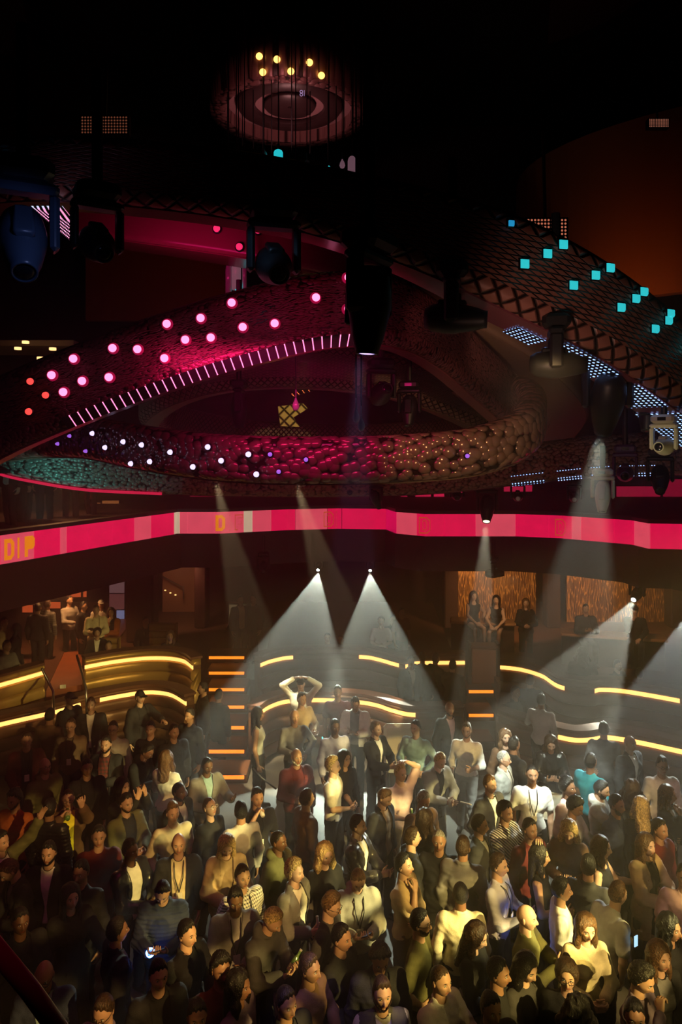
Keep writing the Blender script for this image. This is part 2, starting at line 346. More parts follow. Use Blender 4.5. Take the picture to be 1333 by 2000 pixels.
# the ribbon display along the balcony edge
rib = empty('ribbon_display', (bpath[7].x, bpath[7].y, ZB)); ribk = []
tag(rib, 'long pink-red LED ribbon display running round the balcony edge', 'display')
def led_face(key, col, es):
    m = bpy.data.materials.new(key); m.use_nodes = True; N = m.node_tree.nodes; K = m.node_tree.links; b = N['Principled BSDF']
    b.inputs['Base Color'].default_value = (0.02, 0.01, 0.01, 1); b.inputs['Roughness'].default_value = 0.3
    b.inputs['Emission Color'].default_value = (*col, 1)
    uv, u, v = uvxy(N, K)
    no = N.new('ShaderNodeTexNoise'); no.inputs['Scale'].default_value = 3.0; K.new(uv, no.inputs['Vector'])
    r = node_math(N, K, 'MULTIPLY_ADD', no.outputs[0], 0.35, 0.82)
    w = node_math(N, K, 'FRACT', node_math(N, K, 'MULTIPLY', v, 40.0)); w = node_math(N, K, 'MULTIPLY_ADD', w, 0.15, 0.92)
    K.new(node_math(N, K, 'MULTIPLY', node_math(N, K, 'MULTIPLY', r, w), es), b.inputs['Emission Strength'])
    return m
LR = led_face('led_red', (1.0, 0.006, 0.085), 0.80); LP = led_face('led_pink', (1.0, 0.09, 0.15), 0.78); LC = led_face('led_cream', (0.85, 0.58, 0.38), 0.72)
LD = led_face('led_deep', (0.85, 0.004, 0.10), 0.72)
def band_point(px):
    for (x0, y0), (x1, y1), a, b in zip(BAND, BAND[1:], bpath, bpath[1:]):
        if x0 <= px <= x1: 
            r0 = a.x/a.y; 
            t = (px-666.5)/F; d = (b-a); k = (t*a.y-a.x)/(d.x-t*d.y) if abs(d.x-t*d.y) > 1e-9 else 0
            return a+d*max(0, min(1, k))
    return bpath[0]
cuts = [(-140, LR), (0, LP), (66, LR), (117, LP), (130, LR), (172, LR), (220, LR), (262, LP), (295, LR), (340, LC), (351, LP), (367, LP), (419, LP), (476, LC), (493, LP),
        (530, LR), (577, LP), (640, LR), (668, LR), (755, LD), (775, LP), (815, LR), (868, LR), (930, LP), (1008, LR), (1073, LR), (1118, LP), (1136, LR),
        (1200, LR), (1240, LP), (1271, LR), (1329, LR), (1480, LR)]
XS = sorted(set([c for c, _ in cuts]+[x for x, _ in BAND]))
for (x0, mt), (x1, _) in zip(cuts, cuts[1:]):
    xs = [x for x in XS if x0 <= x <= x1]; pts = [band_point(x) for x in xs]; V = []; Fc = []; UV = []
    k = len(pts); s = 0
    for i, p in enumerate(pts):
        if i: s += (p-pts[i-1]).length
        V += [(p.x, p.y, ZB+.01), (p.x, p.y, ZT-.02), (p.x, p.y+.1, ZT-.02), (p.x, p.y+.1, ZB+.01)]; UV += [(x0*.01+s, 0), (x0*.01+s, .5), (0, 0), (0, 0)]
    for i in range(k-1):
        for j in range(4): Fc.append((i*4+j, i*4+4+j, i*4+4+(j+1) % 4, i*4+(j+1) % 4))
    Fc += [(0, 1, 2, 3), tuple((k-1)*4+j for j in (3, 2, 1, 0))]
    # a hairline gap between neighbouring cabinets
    if k >= 2:
        d = (pts[-1]-pts[0]).normalized()*0.006
        for j in range(4): V[j] = tuple(Vector(V[j])+d); V[-1-j] = tuple(Vector(V[-1-j])-d)
    ribk.append(newmesh('display_panel', V, Fc, mt, rib, uv=UV))
fb = frames([p-Vector((0, .0, 0)) for p in bpath])
V, Fc, UV = sweep(fb, [(0.03, -.02), (0.03, .05), (-.16, .05), (-.16, -.02)]); ribk.append(newmesh('top_trim', V, Fc, BLACK, rib))
V, Fc, UV = sweep([(p-Vector((0, 0, ZT-ZB)), t, nn, u, s) for p, t, nn, u, s in fb], [(0.03, -.03), (0.03, .01), (-.16, .01), (-.16, -.03)]); ribk.append(newmesh('bottom_trim', V, Fc, BLACK, rib))
# letters shown on the display
LET = {'D': [[(0, 0), (.7, 0), (1, .2), (1, .8), (.7, 1), (0, 1)], [(.32, .2), (.6, .2), (.68, .3), (.68, .7), (.6, .8), (.32, .8)]],
       'I': [[(0, 0), (.4, 0), (.4, 1), (0, 1)], None],
       'P': [[(0, 0), (.33, 0), (.33, .35), (.8, .35), (1, .5), (1, .85), (.8, 1), (0, 1)], None],
       'F': [[(0, 0), (.33, 0), (.33, .38), (.85, .38), (.85, .58), (.33, .58), (.33, .8), (1, .8), (1, 1), (0, 1)], None]}
ORA = mat('led_orange', (0.1, 0.04, 0), 0.4, emit=(1.0, 0.26, 0.01), es=0.85, sample=False)
ORD = mat('led_orange_dim', (0.1, 0.04, 0), 0.4, emit=(0.85, 0.12, 0.02), es=0.62, sample=False)
def letter(ch, px0, px1, zlo, zhi, m, outline=False):
    a, b = band_point(px0), band_point(px1); d = b-a; d.z = 0; off = Vector((-d.y, d.x, 0)).normalized()*-0.05
    def pt(u, v, k=0): return Vector((a.x+d.x*u, a.y+d.y*u, zlo+(zhi-zlo)*v))+off*(1+k)
    V = []; Fc = []
    def loop(pts, w):
        cu = sum(p[0] for p in pts)/len(pts); cv = sum(p[1] for p in pts)/len(pts); b0 = len(V); k = len(pts)
        for u, v in pts: V.append(pt(u, v)); V.append(pt(cu+(u-cu)*(1-w), cv+(v-cv)*(1-w)))
        for i in range(k): Fc.append((b0+2*i, b0+2*((i+1) % k), b0+2*((i+1) % k)+1, b0+2*i+1))
    o, inn = LET[ch]
    if outline:
        loop(o, .12)
        if inn: loop(inn, .15)
    elif ch == 'D':
        b0 = len(V); k = len(o)
        for (u, v), (uu, vv) in zip(o, inn): V.append(pt(u, v)); V.append(pt(uu, vv))
        for i in range(k): Fc.append((b0+2*i, b0+2*((i+1) % k), b0+2*((i+1) % k)+1, b0+2*i+1))
    else:
        V += [pt(u, v) for u, v in o]; Fc.append(tuple(range(len(o))))
        if ch == 'P':
            pass
    return newmesh('letter', V, Fc, m, rib)
for ch, a, b, m_, ol in [('D', 4, 24, ORA, 0), ('I', 30, 40, ORA, 0), ('P', 44, 64, ORA, 0), ('D', 421, 440, ORA, 0), ('I', 447, 452, ORD, 1), ('F', 458, 474, ORD, 1),
                         ('D', 632, 651, ORD, 1), ('I', 656, 660, ORD, 1), ('D', 820, 842, ORD, 1), ('D', 1086, 1106, ORD, 1)]:
    ribk.append(letter(ch, a, b, ZB+.07, ZT-.09, m_, ol))
rebase(rib, ribk)
# balcony glass rail above the ribbon, a dark handrail
V, Fc, UV = sweep([(p+Vector((0, .06, 1.02)), t, n_, u, s) for p, t, n_, u, s in fb], rrect(.03, .03, .012, 2))
o = newmesh('balcony_handrail', V, Fc, BLACK); tag(o, 'thin dark handrail running round the balcony above the pink ribbon display', 'railing')

# ---------------------------------------------------------------- terraces with channelled banquettes
ZL, ZU = 1.02, 1.34
LOWER = {'a': [(-90, 1440), (0, 1415), (110, 1390), (160, 1375), (230, 1360), (290, 1352), (335, 1357), (366, 1374)],
         'b': [(500, 1398), (522, 1382), (560, 1370), (625, 1367), (700, 1371), (740, 1378), (770, 1388), (812, 1396), (905, 1394)],
         'c': [(975, 1404), (1040, 1425), (1110, 1443), (1145, 1445), (1185, 1440), (1245, 1449), (1333, 1468), (1440, 1492)]}
UPPER = {'a': [(-90, 1362), (0, 1338), (84, 1314)],
         'b': [(165, 1303), (220, 1293), (280, 1286), (330, 1286), (362, 1292), (379, 1304)],
         'c': [(508, 1299), (530, 1291), (568, 1284), (640, 1282), (710, 1283), (740, 1288), (790, 1301), (815, 1295), (908, 1294)],
         'd': [(978, 1303), (1020, 1308), (1062, 1321), (1097, 1342), (1150, 1350), (1175, 1347), (1228, 1351), (1345, 1372), (1440, 1395)]}
def tier(pts, z): return [L3(x, y, z) for x, y in pts]
def flat(ps, z=0): return [Vector((p.x, p.y, z)) for p in ps]
def rolls(zt, zb, n, r, back=-.16):
    sec = [(back, zt)]; h = (zt-zb)/n
    for i in range(n):
        zc = zt-h*(i+.5)
        for k in range(9):
            a = math.pi/2-math.pi*k/8; sec.append((r*math.cos(a)**0.8 if math.cos(a) > 1e-6 else 0, zc+h*.5*math.sin(a)))
    sec.append((back, zb)); return sec
def banquette(pts, zs, ztop, zbot, nab, nbe, lit, leather, label, name='banquette'):
    ctl = flat(tier(pts, zs)); path = catmull(ctl, 14*(len(ctl)-1)); fr = frames(path)
    root = empty(name, (path[len(path)//2].x, path[len(path)//2].y, zbot)); tag(root, label, 'banquette'); ks = []
    for zt, zb, n in ((ztop, zs+.045, nab), (zs-.045, zbot, nbe)):
        V, Fc, UV = sweep(fr, list(reversed(rolls(zt, zb, n, .075)))); ks.append(newmesh('backrest', V, Fc, leather, root, True, UV))
    V, Fc, UV = sweep(fr, list(reversed([(-.16, zs+.045), (.015, zs+.045), (.015, zs-.045), (-.16, zs-.045)]))); ks.append(newmesh('strip_channel', V, Fc, BROWNL, root))
    V, Fc, UV = sweep(fr, [(-.2, ztop), (-.2, ztop+.05), (.07, ztop+.05), (.07, ztop)]); ks.append(newmesh('top_rail', V, Fc, WOOD, root))
    for i0, i1 in lit:
        a = int(i0*(len(fr)-1)); b = max(a+2, int(i1*(len(fr)-1))); sub = fr[a:b+1]
        V, Fc, UV = sweep(sub, list(reversed([(.012, zs+.042), (.04, zs+.03), (.048, zs), (.04, zs-.03), (.012, zs-.042)])))
        o = newmesh('light_strip', V, Fc, STRIP, root); o['label'] = 'glowing warm light strip'; ks.append(o)
    rebase(root, ks); return root
banquette(UPPER['a'], ZU, 1.52, .55, 1, 3, [(0, 1)], GOLD, 'gold channelled banquette wall at the left edge beside the red walkway')
banquette(UPPER['b'], ZU, 1.52, .55, 1, 3, [(0, 1)], GOLD, 'curved gold channelled banquette wall between the red walkway and the glowing stairs')
banquette(UPPER['c'], ZU, 1.52, .55, 1, 3, [(.0, .26), (.49, .73), (.76, 1)], BROWNL, 'brown wavy upper banquette wall behind the middle of the crowd')
banquette(UPPER['d'], ZU, 1.52, .55, 1, 3, [(0, .40), (.56, .86)], BROWNL, 'brown curved upper banquette wall on the right under the seated guests')
banquette(LOWER['a'], ZL, 1.16, .06, 1, 4, [(0, .42), (.50, 1)], BROWNL, 'long lower banquette wall left of the glowing stairs')
banquette(LOWER['b'], ZL, 1.16, .06, 1, 4, [(0, .44), (.5, .88)], BROWNL, 'wavy lower banquette wall behind the middle of the dance floor')
banquette(LOWER['c'], ZL, 1.16, .06, 1, 4, [(.25, 1)], BROWNL, 'lower banquette wall at the right edge of the dance floor')
def terr(name, front, z, yb, m, x0=None, x1=None):
    fr = flat(front); a, b = fr[0], fr[-1]
    top = [p+Vector((0, .14, 0)) for p in fr]+[Vector((b.x*(yb/b.y) if x1 is None else x1, yb, 0)), Vector((a.x*(yb/a.y) if x0 is None else x0, yb, 0))]
    return struct(poly_prism(name, top, 0.0, z, m))
terr('floor_terrace', catmull(tier(LOWER['a'], ZL), 40), .45, 17.9, CARPET, -12.5, -3.55)
terr('floor_terrace', catmull(tier(LOWER['b'], ZL), 40), .45, 17.6, CARPET, -2.25, 3.1)
terr('floor_terrace', catmull(tier(LOWER['c'], ZL), 40), .45, 17.6, CARPET, 3.75, 11.5)
terr('floor_terrace', catmull(tier(UPPER['a'], ZU), 20), .9, 24.3, CARPET, -14.9, -8.6)
terr('floor_terrace', catmull(tier(UPPER['b'], ZU), 30), .9, 24.3, CARPET, -6.6, -3.4)
terr('floor_terrace', catmull(tier(UPPER['c'], ZU), 40), .9, 24.3, CARPET, -2.2, 3.1)
terr('floor_terrace', catmull(tier(UPPER['d'], ZU), 40), .9, 24.3, CARPET, 3.8, 14.9)
# walkway between the two left booths, with a step edge sign
a, b = L3(88, 1352, .85), L3(160, 1340, .85)
struct(poly_prism('floor_walkway', [Vector((a.x, a.y, 0)), Vector((b.x, b.y, 0)), Vector((-6.6, 24.3, 0)), Vector((-8.6, 24.3, 0))], 0, .88, ORFLOOR))
def rail(pts, r, label, m=STEEL):
    o = MB().tube(pts, r, 8).build('handrail', m, smooth=True); tag(o, label, 'handrail'); return o
rail([L3(82, 1306, 1.75), L3(84, 1310, 1.7), L3(104, 1350, 1.65), L3(105, 1400, 1.0)], .025, 'steel handrail post on the left side of the red walkway')
rail([L3(150, 1280, 1.9), L3(156, 1300, 1.75), L3(168, 1345, 1.6), L3(170, 1400, 1.0)], .025, 'steel handrail post on the right side of the red walkway')
o = MB().box(L3(123, 1341, .95), (.12, .02, .08), rz=.3).build('step_marker', mat('white_marker', (.8, .8, .75), .5)); tag(o, 'small white marker on the front edge of the red walkway', 'marker')
# glowing stairs
def stairs(x0, x1, rows, z0, dz, label, glow):
    root = None; ks = []
    for i, y in enumerate(rows):
        z = z0+dz*(i+1); p, q = L3(x0, y, z), L3(x1, y, z); w = (q-p).length; c = (p+q)/2
        if root is None: root = empty('staircase', (c.x, c.y, z0)); tag(root, label, 'stairs')
        ks.append(MB().box((c.x, c.y+.3, z-dz/2), (w, .62, dz), ch=.01).build('step', WOOD, root))
        if glow[i]:
            g = MB().box((c.x, c.y-.015, z-.05), (w*.88, .03, .06)).build('light_strip', mat('stair_strip', (.6, .2, .05), .5, emit=(1.0, 0.24, 0.015), es=1.8), root); g['label'] = 'glowing amber strip'; ks.append(g)
    rebase(root, ks)
stairs(404, 482, (1512, 1462, 1416, 1376, 1342, 1310, 1280), 0, .165, 'wooden stairs with glowing amber strips left of the middle', (1,)*7)
stairs(913, 967, (1496, 1448, 1392, 1346, 1312), 0, .18, 'short stairs with glowing amber strips right of the middle', (0, 0, 1, 1, 0))
# wood-fronted host stand above the right stairs
r_ = empty('host_stand', P(944, 1330, 16.6)); tag(r_, 'upright wooden host stand between two dark posts above the right stairs', 'stand'); c_ = P(944, 1297, 16.6)
ks = [MB().box(c_, (.56, .3, .82), ch=.02).build('front_panel', mat('amber_wood', (.30, .13, .06), .4, bump=.1, bscale=20), r_)]
for dx in (-.33, .33): ks.append(MB().box(c_+Vector((dx, 0, .04)), (.07, .34, .95), ch=.01).build('post', BLACK, r_))
ks.append(MB().box(c_+Vector((0, -.02, .44)), (.62, .36, .05)).build('top', WOOD, r_)); rebase(r_, ks)
# lit slatted walls behind the seated guests
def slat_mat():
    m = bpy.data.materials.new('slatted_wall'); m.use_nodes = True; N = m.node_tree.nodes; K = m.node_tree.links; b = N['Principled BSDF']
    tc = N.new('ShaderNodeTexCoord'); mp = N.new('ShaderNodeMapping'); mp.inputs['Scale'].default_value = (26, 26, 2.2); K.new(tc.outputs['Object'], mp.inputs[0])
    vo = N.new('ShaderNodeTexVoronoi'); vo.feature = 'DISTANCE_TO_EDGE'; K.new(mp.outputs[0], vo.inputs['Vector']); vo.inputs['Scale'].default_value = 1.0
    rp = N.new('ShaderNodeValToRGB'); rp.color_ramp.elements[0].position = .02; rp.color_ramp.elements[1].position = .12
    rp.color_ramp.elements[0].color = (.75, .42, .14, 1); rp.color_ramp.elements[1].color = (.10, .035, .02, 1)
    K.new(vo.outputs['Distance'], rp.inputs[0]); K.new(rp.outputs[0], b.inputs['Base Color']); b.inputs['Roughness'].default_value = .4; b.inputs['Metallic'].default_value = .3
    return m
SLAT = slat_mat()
for x0, y0, x1, y1 in ((893, 1106, 1048, 1222), (1108, 1112, 1303, 1248)):
    a, b = P(x0, y0, 21.5), P(x1, y1, 21.5); struct(MB().box(((a.x+b.x)/2, 21.6, (a.z+b.z)/2), (b.x-a.x, .15, a.z-b.z)).build('wall_slatted_panel', SLAT))
for px in (880, 1078, 1318): a = P(px, 1170, 21); struct(MB().box((a.x, 21, 2.55), (.4, .5, 3.3), ch=.03).build('pillar_back', DARKWALL))
def ledge(x0, y0, x1, y1, Y0, Y1, label):
    a, b = P(x0, y0, Y0), P(x1, y1, Y1); c = (a+b)/2; d = b-a; r = empty('ledge_table', (c.x, c.y, .9)); tag(r, label, 'table')
    k = [MB().box((c.x, c.y, c.z), (math.hypot(d.x, d.y), .55, .07), rz=math.atan2(d.y, d.x), ch=.02).build('top', mat('ledge_wood', (.34, .17, .08), .35, bump=.05, bscale=20), r),
         MB().box((c.x, c.y+.05, (c.z+.9)/2-.02), (math.hypot(d.x, d.y)*.96, .3, c.z-.94), rz=math.atan2(d.y, d.x)).build('base', DARKWALL, r)]
    rebase(r, k); return c
ledge(880, 1210, 1008, 1218, 18.7, 18.4, 'long wooden ledge where the bare-armed women sit, before the lit slatted wall')
ledge(1095, 1232, 1303, 1250, 17.5, 16.9, 'long wooden ledge under the guests by the lit slatted wall on the right')
# left: dark pillar, bar-back panels, doorway screens, stair alcove
for px, w, Y in ((278, .75, 19.5), (395, .35, 21)):
    a = P(px, 1170, Y); struct(MB().box((a.x, Y, 2.55), (w, .6, 3.3), ch=.04).build('pillar_left', mat('pillar_veneer', (.05, .02, .016), .4, bump=.1, bscale=10)))
def lit(name, x0, y0, x1, y1, Y, col, es, label, cat, group=None, sample=True):
    a, b = P(x0, y0, Y), P(x1, y1, Y); r = empty(name, ((a.x+b.x)/2, Y, b.z)); tag(r, label, cat, group)
    k = [MB().box(((a.x+b.x)/2, Y+.03, (a.z+b.z)/2), (abs(b.x-a.x)+.06, .05, abs(a.z-b.z)+.06), ch=.01).build('frame', BLACK, r),
         MB().box(((a.x+b.x)/2, Y, (a.z+b.z)/2), (abs(b.x-a.x), .02, abs(a.z-b.z))).build('panel', mat('lit_%d_%d_%d_%d' % (*[int(c*99) for c in col], int(es*100)), (.02, .02, .02), .4, emit=col, es=es, sample=sample), r)]
    rebase(r, k)
G_ = 'orange lit panels of the bar back behind the left walkway'
for x0, y0, x1, y1 in ((131, 1160, 142, 1172), (132, 1186, 152, 1208), (134, 1208, 150, 1224), (95, 1158, 108, 1168), (97, 1176, 118, 1188), (105, 1202, 118, 1214), (140, 1148, 158, 1166), (163, 1146, 169, 1166), (144, 1198, 154, 1210), (44, 1182, 64, 1196), (44, 1208, 58, 1222)):
    lit('bar_light', x0, y0, x1, y1, 22.5, (1.0, .13, .03), .55, 'small orange lit panel of the bar back behind the walkway guests', 'panel', G_)
lit('doorway_screen', 214, 1128, 243, 1158, 22.0, (.42, .20, .20), .30, 'pale pinkish upper screen in the doorway behind the red-jacket woman', 'screen')
lit('doorway_screen', 214, 1160, 243, 1190, 22.0, (.35, .10, .09), .30, 'dull red screen in the doorway, under the pale one', 'screen')
lit('doorway_screen', 228, 1192, 243, 1258, 22.0, (.35, .36, .62), .45, 'blue-white tall screen at the foot of the doorway', 'screen')
lit('window_lightbox', 448, 1181, 488, 1220, 21.0, (.30, .20, .09), .28, 'dim yellow lit window behind two standing silhouettes', 'window')
AM = mat('alcove_wood', (.34, .15, .08), .45, bump=.1, bscale=15)
a, b = P(317, 1100, 22.8), P(384, 1212, 22.8)
struct(MB().box(((a.x+b.x)/2, 22.9, (a.z+b.z)/2), (b.x-a.x, .12, a.z-b.z)).build('wall_alcove', AM))
q = P(350, 1160, 22.3); rail([P(318, 1126, 22.6), P(355, 1146, 22.5), P(358, 1144, 22.5), P(359, 1170, 22.5)], .02, 'thin sloping rail in the amber stair alcove')
for i, (x, y) in enumerate(((323, 1153), (333, 1158), (343, 1162))):
    o = MB().box(P(x, y, 22.7), (.05, .03, .03)).build('step_light', mat('step_light', (.5, .3, .1), .5, emit=(1, .5, .15), es=3)); tag(o, 'tiny warm step light in the amber stair alcove', 'light', 'step lights of the stair alcove')
o = newmesh('alcove_soffit', [P(317, 1106, 22.6), P(335, 1096, 22.6), P(373, 1098, 22.6), P(373, 1106, 22.6), P(317, 1106, 22.2), P(335, 1096, 22.2), P(373, 1098, 22.2), P(373, 1106, 22.2)],
            [(0, 1, 2, 3), (7, 6, 5, 4), (0, 4, 5, 1), (1, 5, 6, 2), (2, 6, 7, 3), (3, 7, 4, 0)], mat('soffit_cream', (.4, .33, .2), .6)); struct(o)
# channelled gold seat backs deeper in the left booths
for x0, y0, x1, y1, Y, lab in ((293, 1218, 345, 1262, 17.8, 'gold channelled high seat back behind the phone-lit woman'), (202, 1246, 232, 1272, 17.2, 'small gold channelled seat back behind the seated couple')):
    a, b = P(x0, y0, Y), P(x1, y1, Y); pth = frames([Vector((a.x+(b.x-a.x)*i/6, Y, 0)) for i in range(7)])
    V, Fc, UV = sweep(pth, list(reversed(rolls(a.z, max(.9, b.z-.5), 5, .07)))); o = newmesh('seat_back', V, Fc, GOLD, None, True); tag(o, lab, 'seat back')
# mezzanine background: red wall displays, glowing amber panels in place of lit wall behind the legs
G2 = 'dim red wall displays at the back of the balcony level'
for x0, y0, x1, y1, es in ((447, 943, 474, 984, .10), (492, 962, 536, 986, .14), (590, 950, 646, 978, .12), (650, 950, 722, 978, .16), (784, 946, 796, 984, .2), (812, 944, 842, 985, .25),
                           (848, 958, 868, 986, .3), (872, 946, 905, 962, .35), (985, 948, 1040, 960, .2), (1205, 950, 1290, 1000, .13), (1296, 936, 1333, 1000, .10), (372, 950, 420, 985, .10)):
    lit('wall_display', x0, y0, x1, y1, 21.0, (1.0, .02, .10), es*2.2, 'dim red wall display at the back of the balcony level', 'display', G2)
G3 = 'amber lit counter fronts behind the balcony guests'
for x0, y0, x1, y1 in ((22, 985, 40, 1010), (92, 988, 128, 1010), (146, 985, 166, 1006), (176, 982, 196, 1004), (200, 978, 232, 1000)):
    lit('counter_front', x0, y0, x1, y1, 18.5, (1.0, .30, .08), .22, 'amber lit counter front behind the balcony guests', 'counter', G3)  # panels glow in place of wall lit orange behind the legs
# upper hall: amber-lit curved wall on the right, warm recess on the far left
cw = frames([Vector((13.0-8.5*math.cos(math.radians(a_)), 17.0+5.0*math.sin(math.radians(a_)), 0)) for a_ in range(-50, 95, 5)])
V, Fc, UV = sweep(cw, [(0, 9.1), (0, 12.6), (-.25, 12.6), (-.25, 9.1)]); struct(newmesh('wall_curved_upper', V, Fc, mat('upper_felt', (.22, .09, .045), .8, bump=.2, bscale=10)))
a, b = P(165, 470, 21), P(440, 625, 21)
struct(MB().box(((a.x+b.x)/2, 21.2, (a.z+b.z)/2), (b.x-a.x, .2, a.z-b.z)).build('wall_upper_left', mat('upper_felt', (.22, .09, .045), .8)))
a, b = P(-40, 640, 16), P(170, 720, 16); struct(MB().box(((a.x+b.x)/2, 16, (a.z+b.z)/2), (b.x-a.x, 1.6, .12)).build('ceiling_left_bay', mat('bay_cream', (.35, .28, .22), .6)))
G4 = 'recessed downlights in the left bay'
for x, y in ((50, 669), (103, 682), (79, 700), (35, 681)):
    c = P(x, y, 14.8); o = MB().lathe([(.03, -.02), (.07, -.02), (.07, .03), (.03, .03)], 12, M=Matrix.Translation(c)).build('downlight', mat('downlight_glow', (.5, .3, .1), .5, emit=(1, .55, .2), es=2.2)); tag(o, 'small warm downlight in the bay above the left ring', 'light', G4)
for x, y, lab in ((538, 1099, 'left of two tiny red indicator lamps in the gloom under the ribbon'), (794, 1105, 'right of two tiny red indicator lamps in the gloom under the ribbon')):
    o = MB().lathe([(.01, -.02), (.03, -.01), (.03, .01), (.01, .02)], 10, M=Matrix.Translation(P(x, y, 17.2))).build('indicator_lamp', mat('red_lamp', (.5, .02, .02), .4, emit=(1, .04, .01), es=1.6, sample=False)); tag(o, lab, 'lamp')
# near handrail, right in front of the lens at the lower left
o = MB().tube([P(-60, 1790, 1.3), P(60, 1935, 1.3), P(170, 2090, 1.3)], .017, 16).build('viewing_rail', mat('magenta_paint', (.45, .01, .09), .3), smooth=True)  # magenta light on the rail is put into its colour
tag(o, 'dark magenta rail crossing the bottom left corner', 'railing')
spot('magenta_spotlight', P(-300, 900, 1.2), P(50, 1930, 1.3), 1.2, 50, (1.0, .05, .25), .6, .05)  # lamp added to throw magenta on the near rail
o = MB().tube([P(495, 1500, 12.0), P(512, 1520, 12.0), P(540, 1541, 12.0)], .015, 8).build('chair_arm', STEEL, smooth=True); tag(o, 'bare steel hoop catching the light in front of the middle banquette', 'rail')
r_ = empty('club_chair', (L3(788, 1470, .5).x, L3(788, 1470, .5).y, 0)); tag(r_, 'white club chair in the spotlight beside the man in the pale blue sweater', 'chair'); c_ = L3(783, 1465, .62)
WH = mat('white_leather', (.8, .76, .6), .4)
ks = [MB().box(c_+Vector((0, .25, .08)), (.6, .14, .62), ch=.06).build('backrest', WH, r_), MB().box(c_+Vector((0, 0, -.25)), (.6, .55, .2), ch=.06).build('seat', WH, r_)]
for dx in (-.27, .27): ks.append(MB().box(c_+Vector((dx, 0, -.12)), (.1, .55, .3), ch=.04).build('armrest', WH, r_))
for dx in (-.22, .22):
    for dy in (-.2, .2): ks.append(MB().tube([c_+Vector((dx, dy, -.33)), c_+Vector((dx, dy, -.62))], .02).build('leg', STEEL, r_))
rebase(r_, ks)
r_ = empty('lounge_table', tuple(L3(1085, 1570, .0)*1)); r_.location = (3.1, 10.2, 0); tag(r_, 'round pale table glimpsed among the guests right of the middle', 'table')
ks = [MB().lathe([(.05, .86), (.42, .86), (.44, .88), (.42, .9), (.05, .9)], 32, M=Matrix.Translation((3.1, 10.6, 0))).build('top', mat('pale_stone', (.55, .5, .38), .3), r_), MB().lathe([(.25, 0), (.05, .04), (.04, .86)], 20, M=Matrix.Translation((3.1, 10.6, 0))).build('base', BLACK, r_)]; rebase(r_, ks)

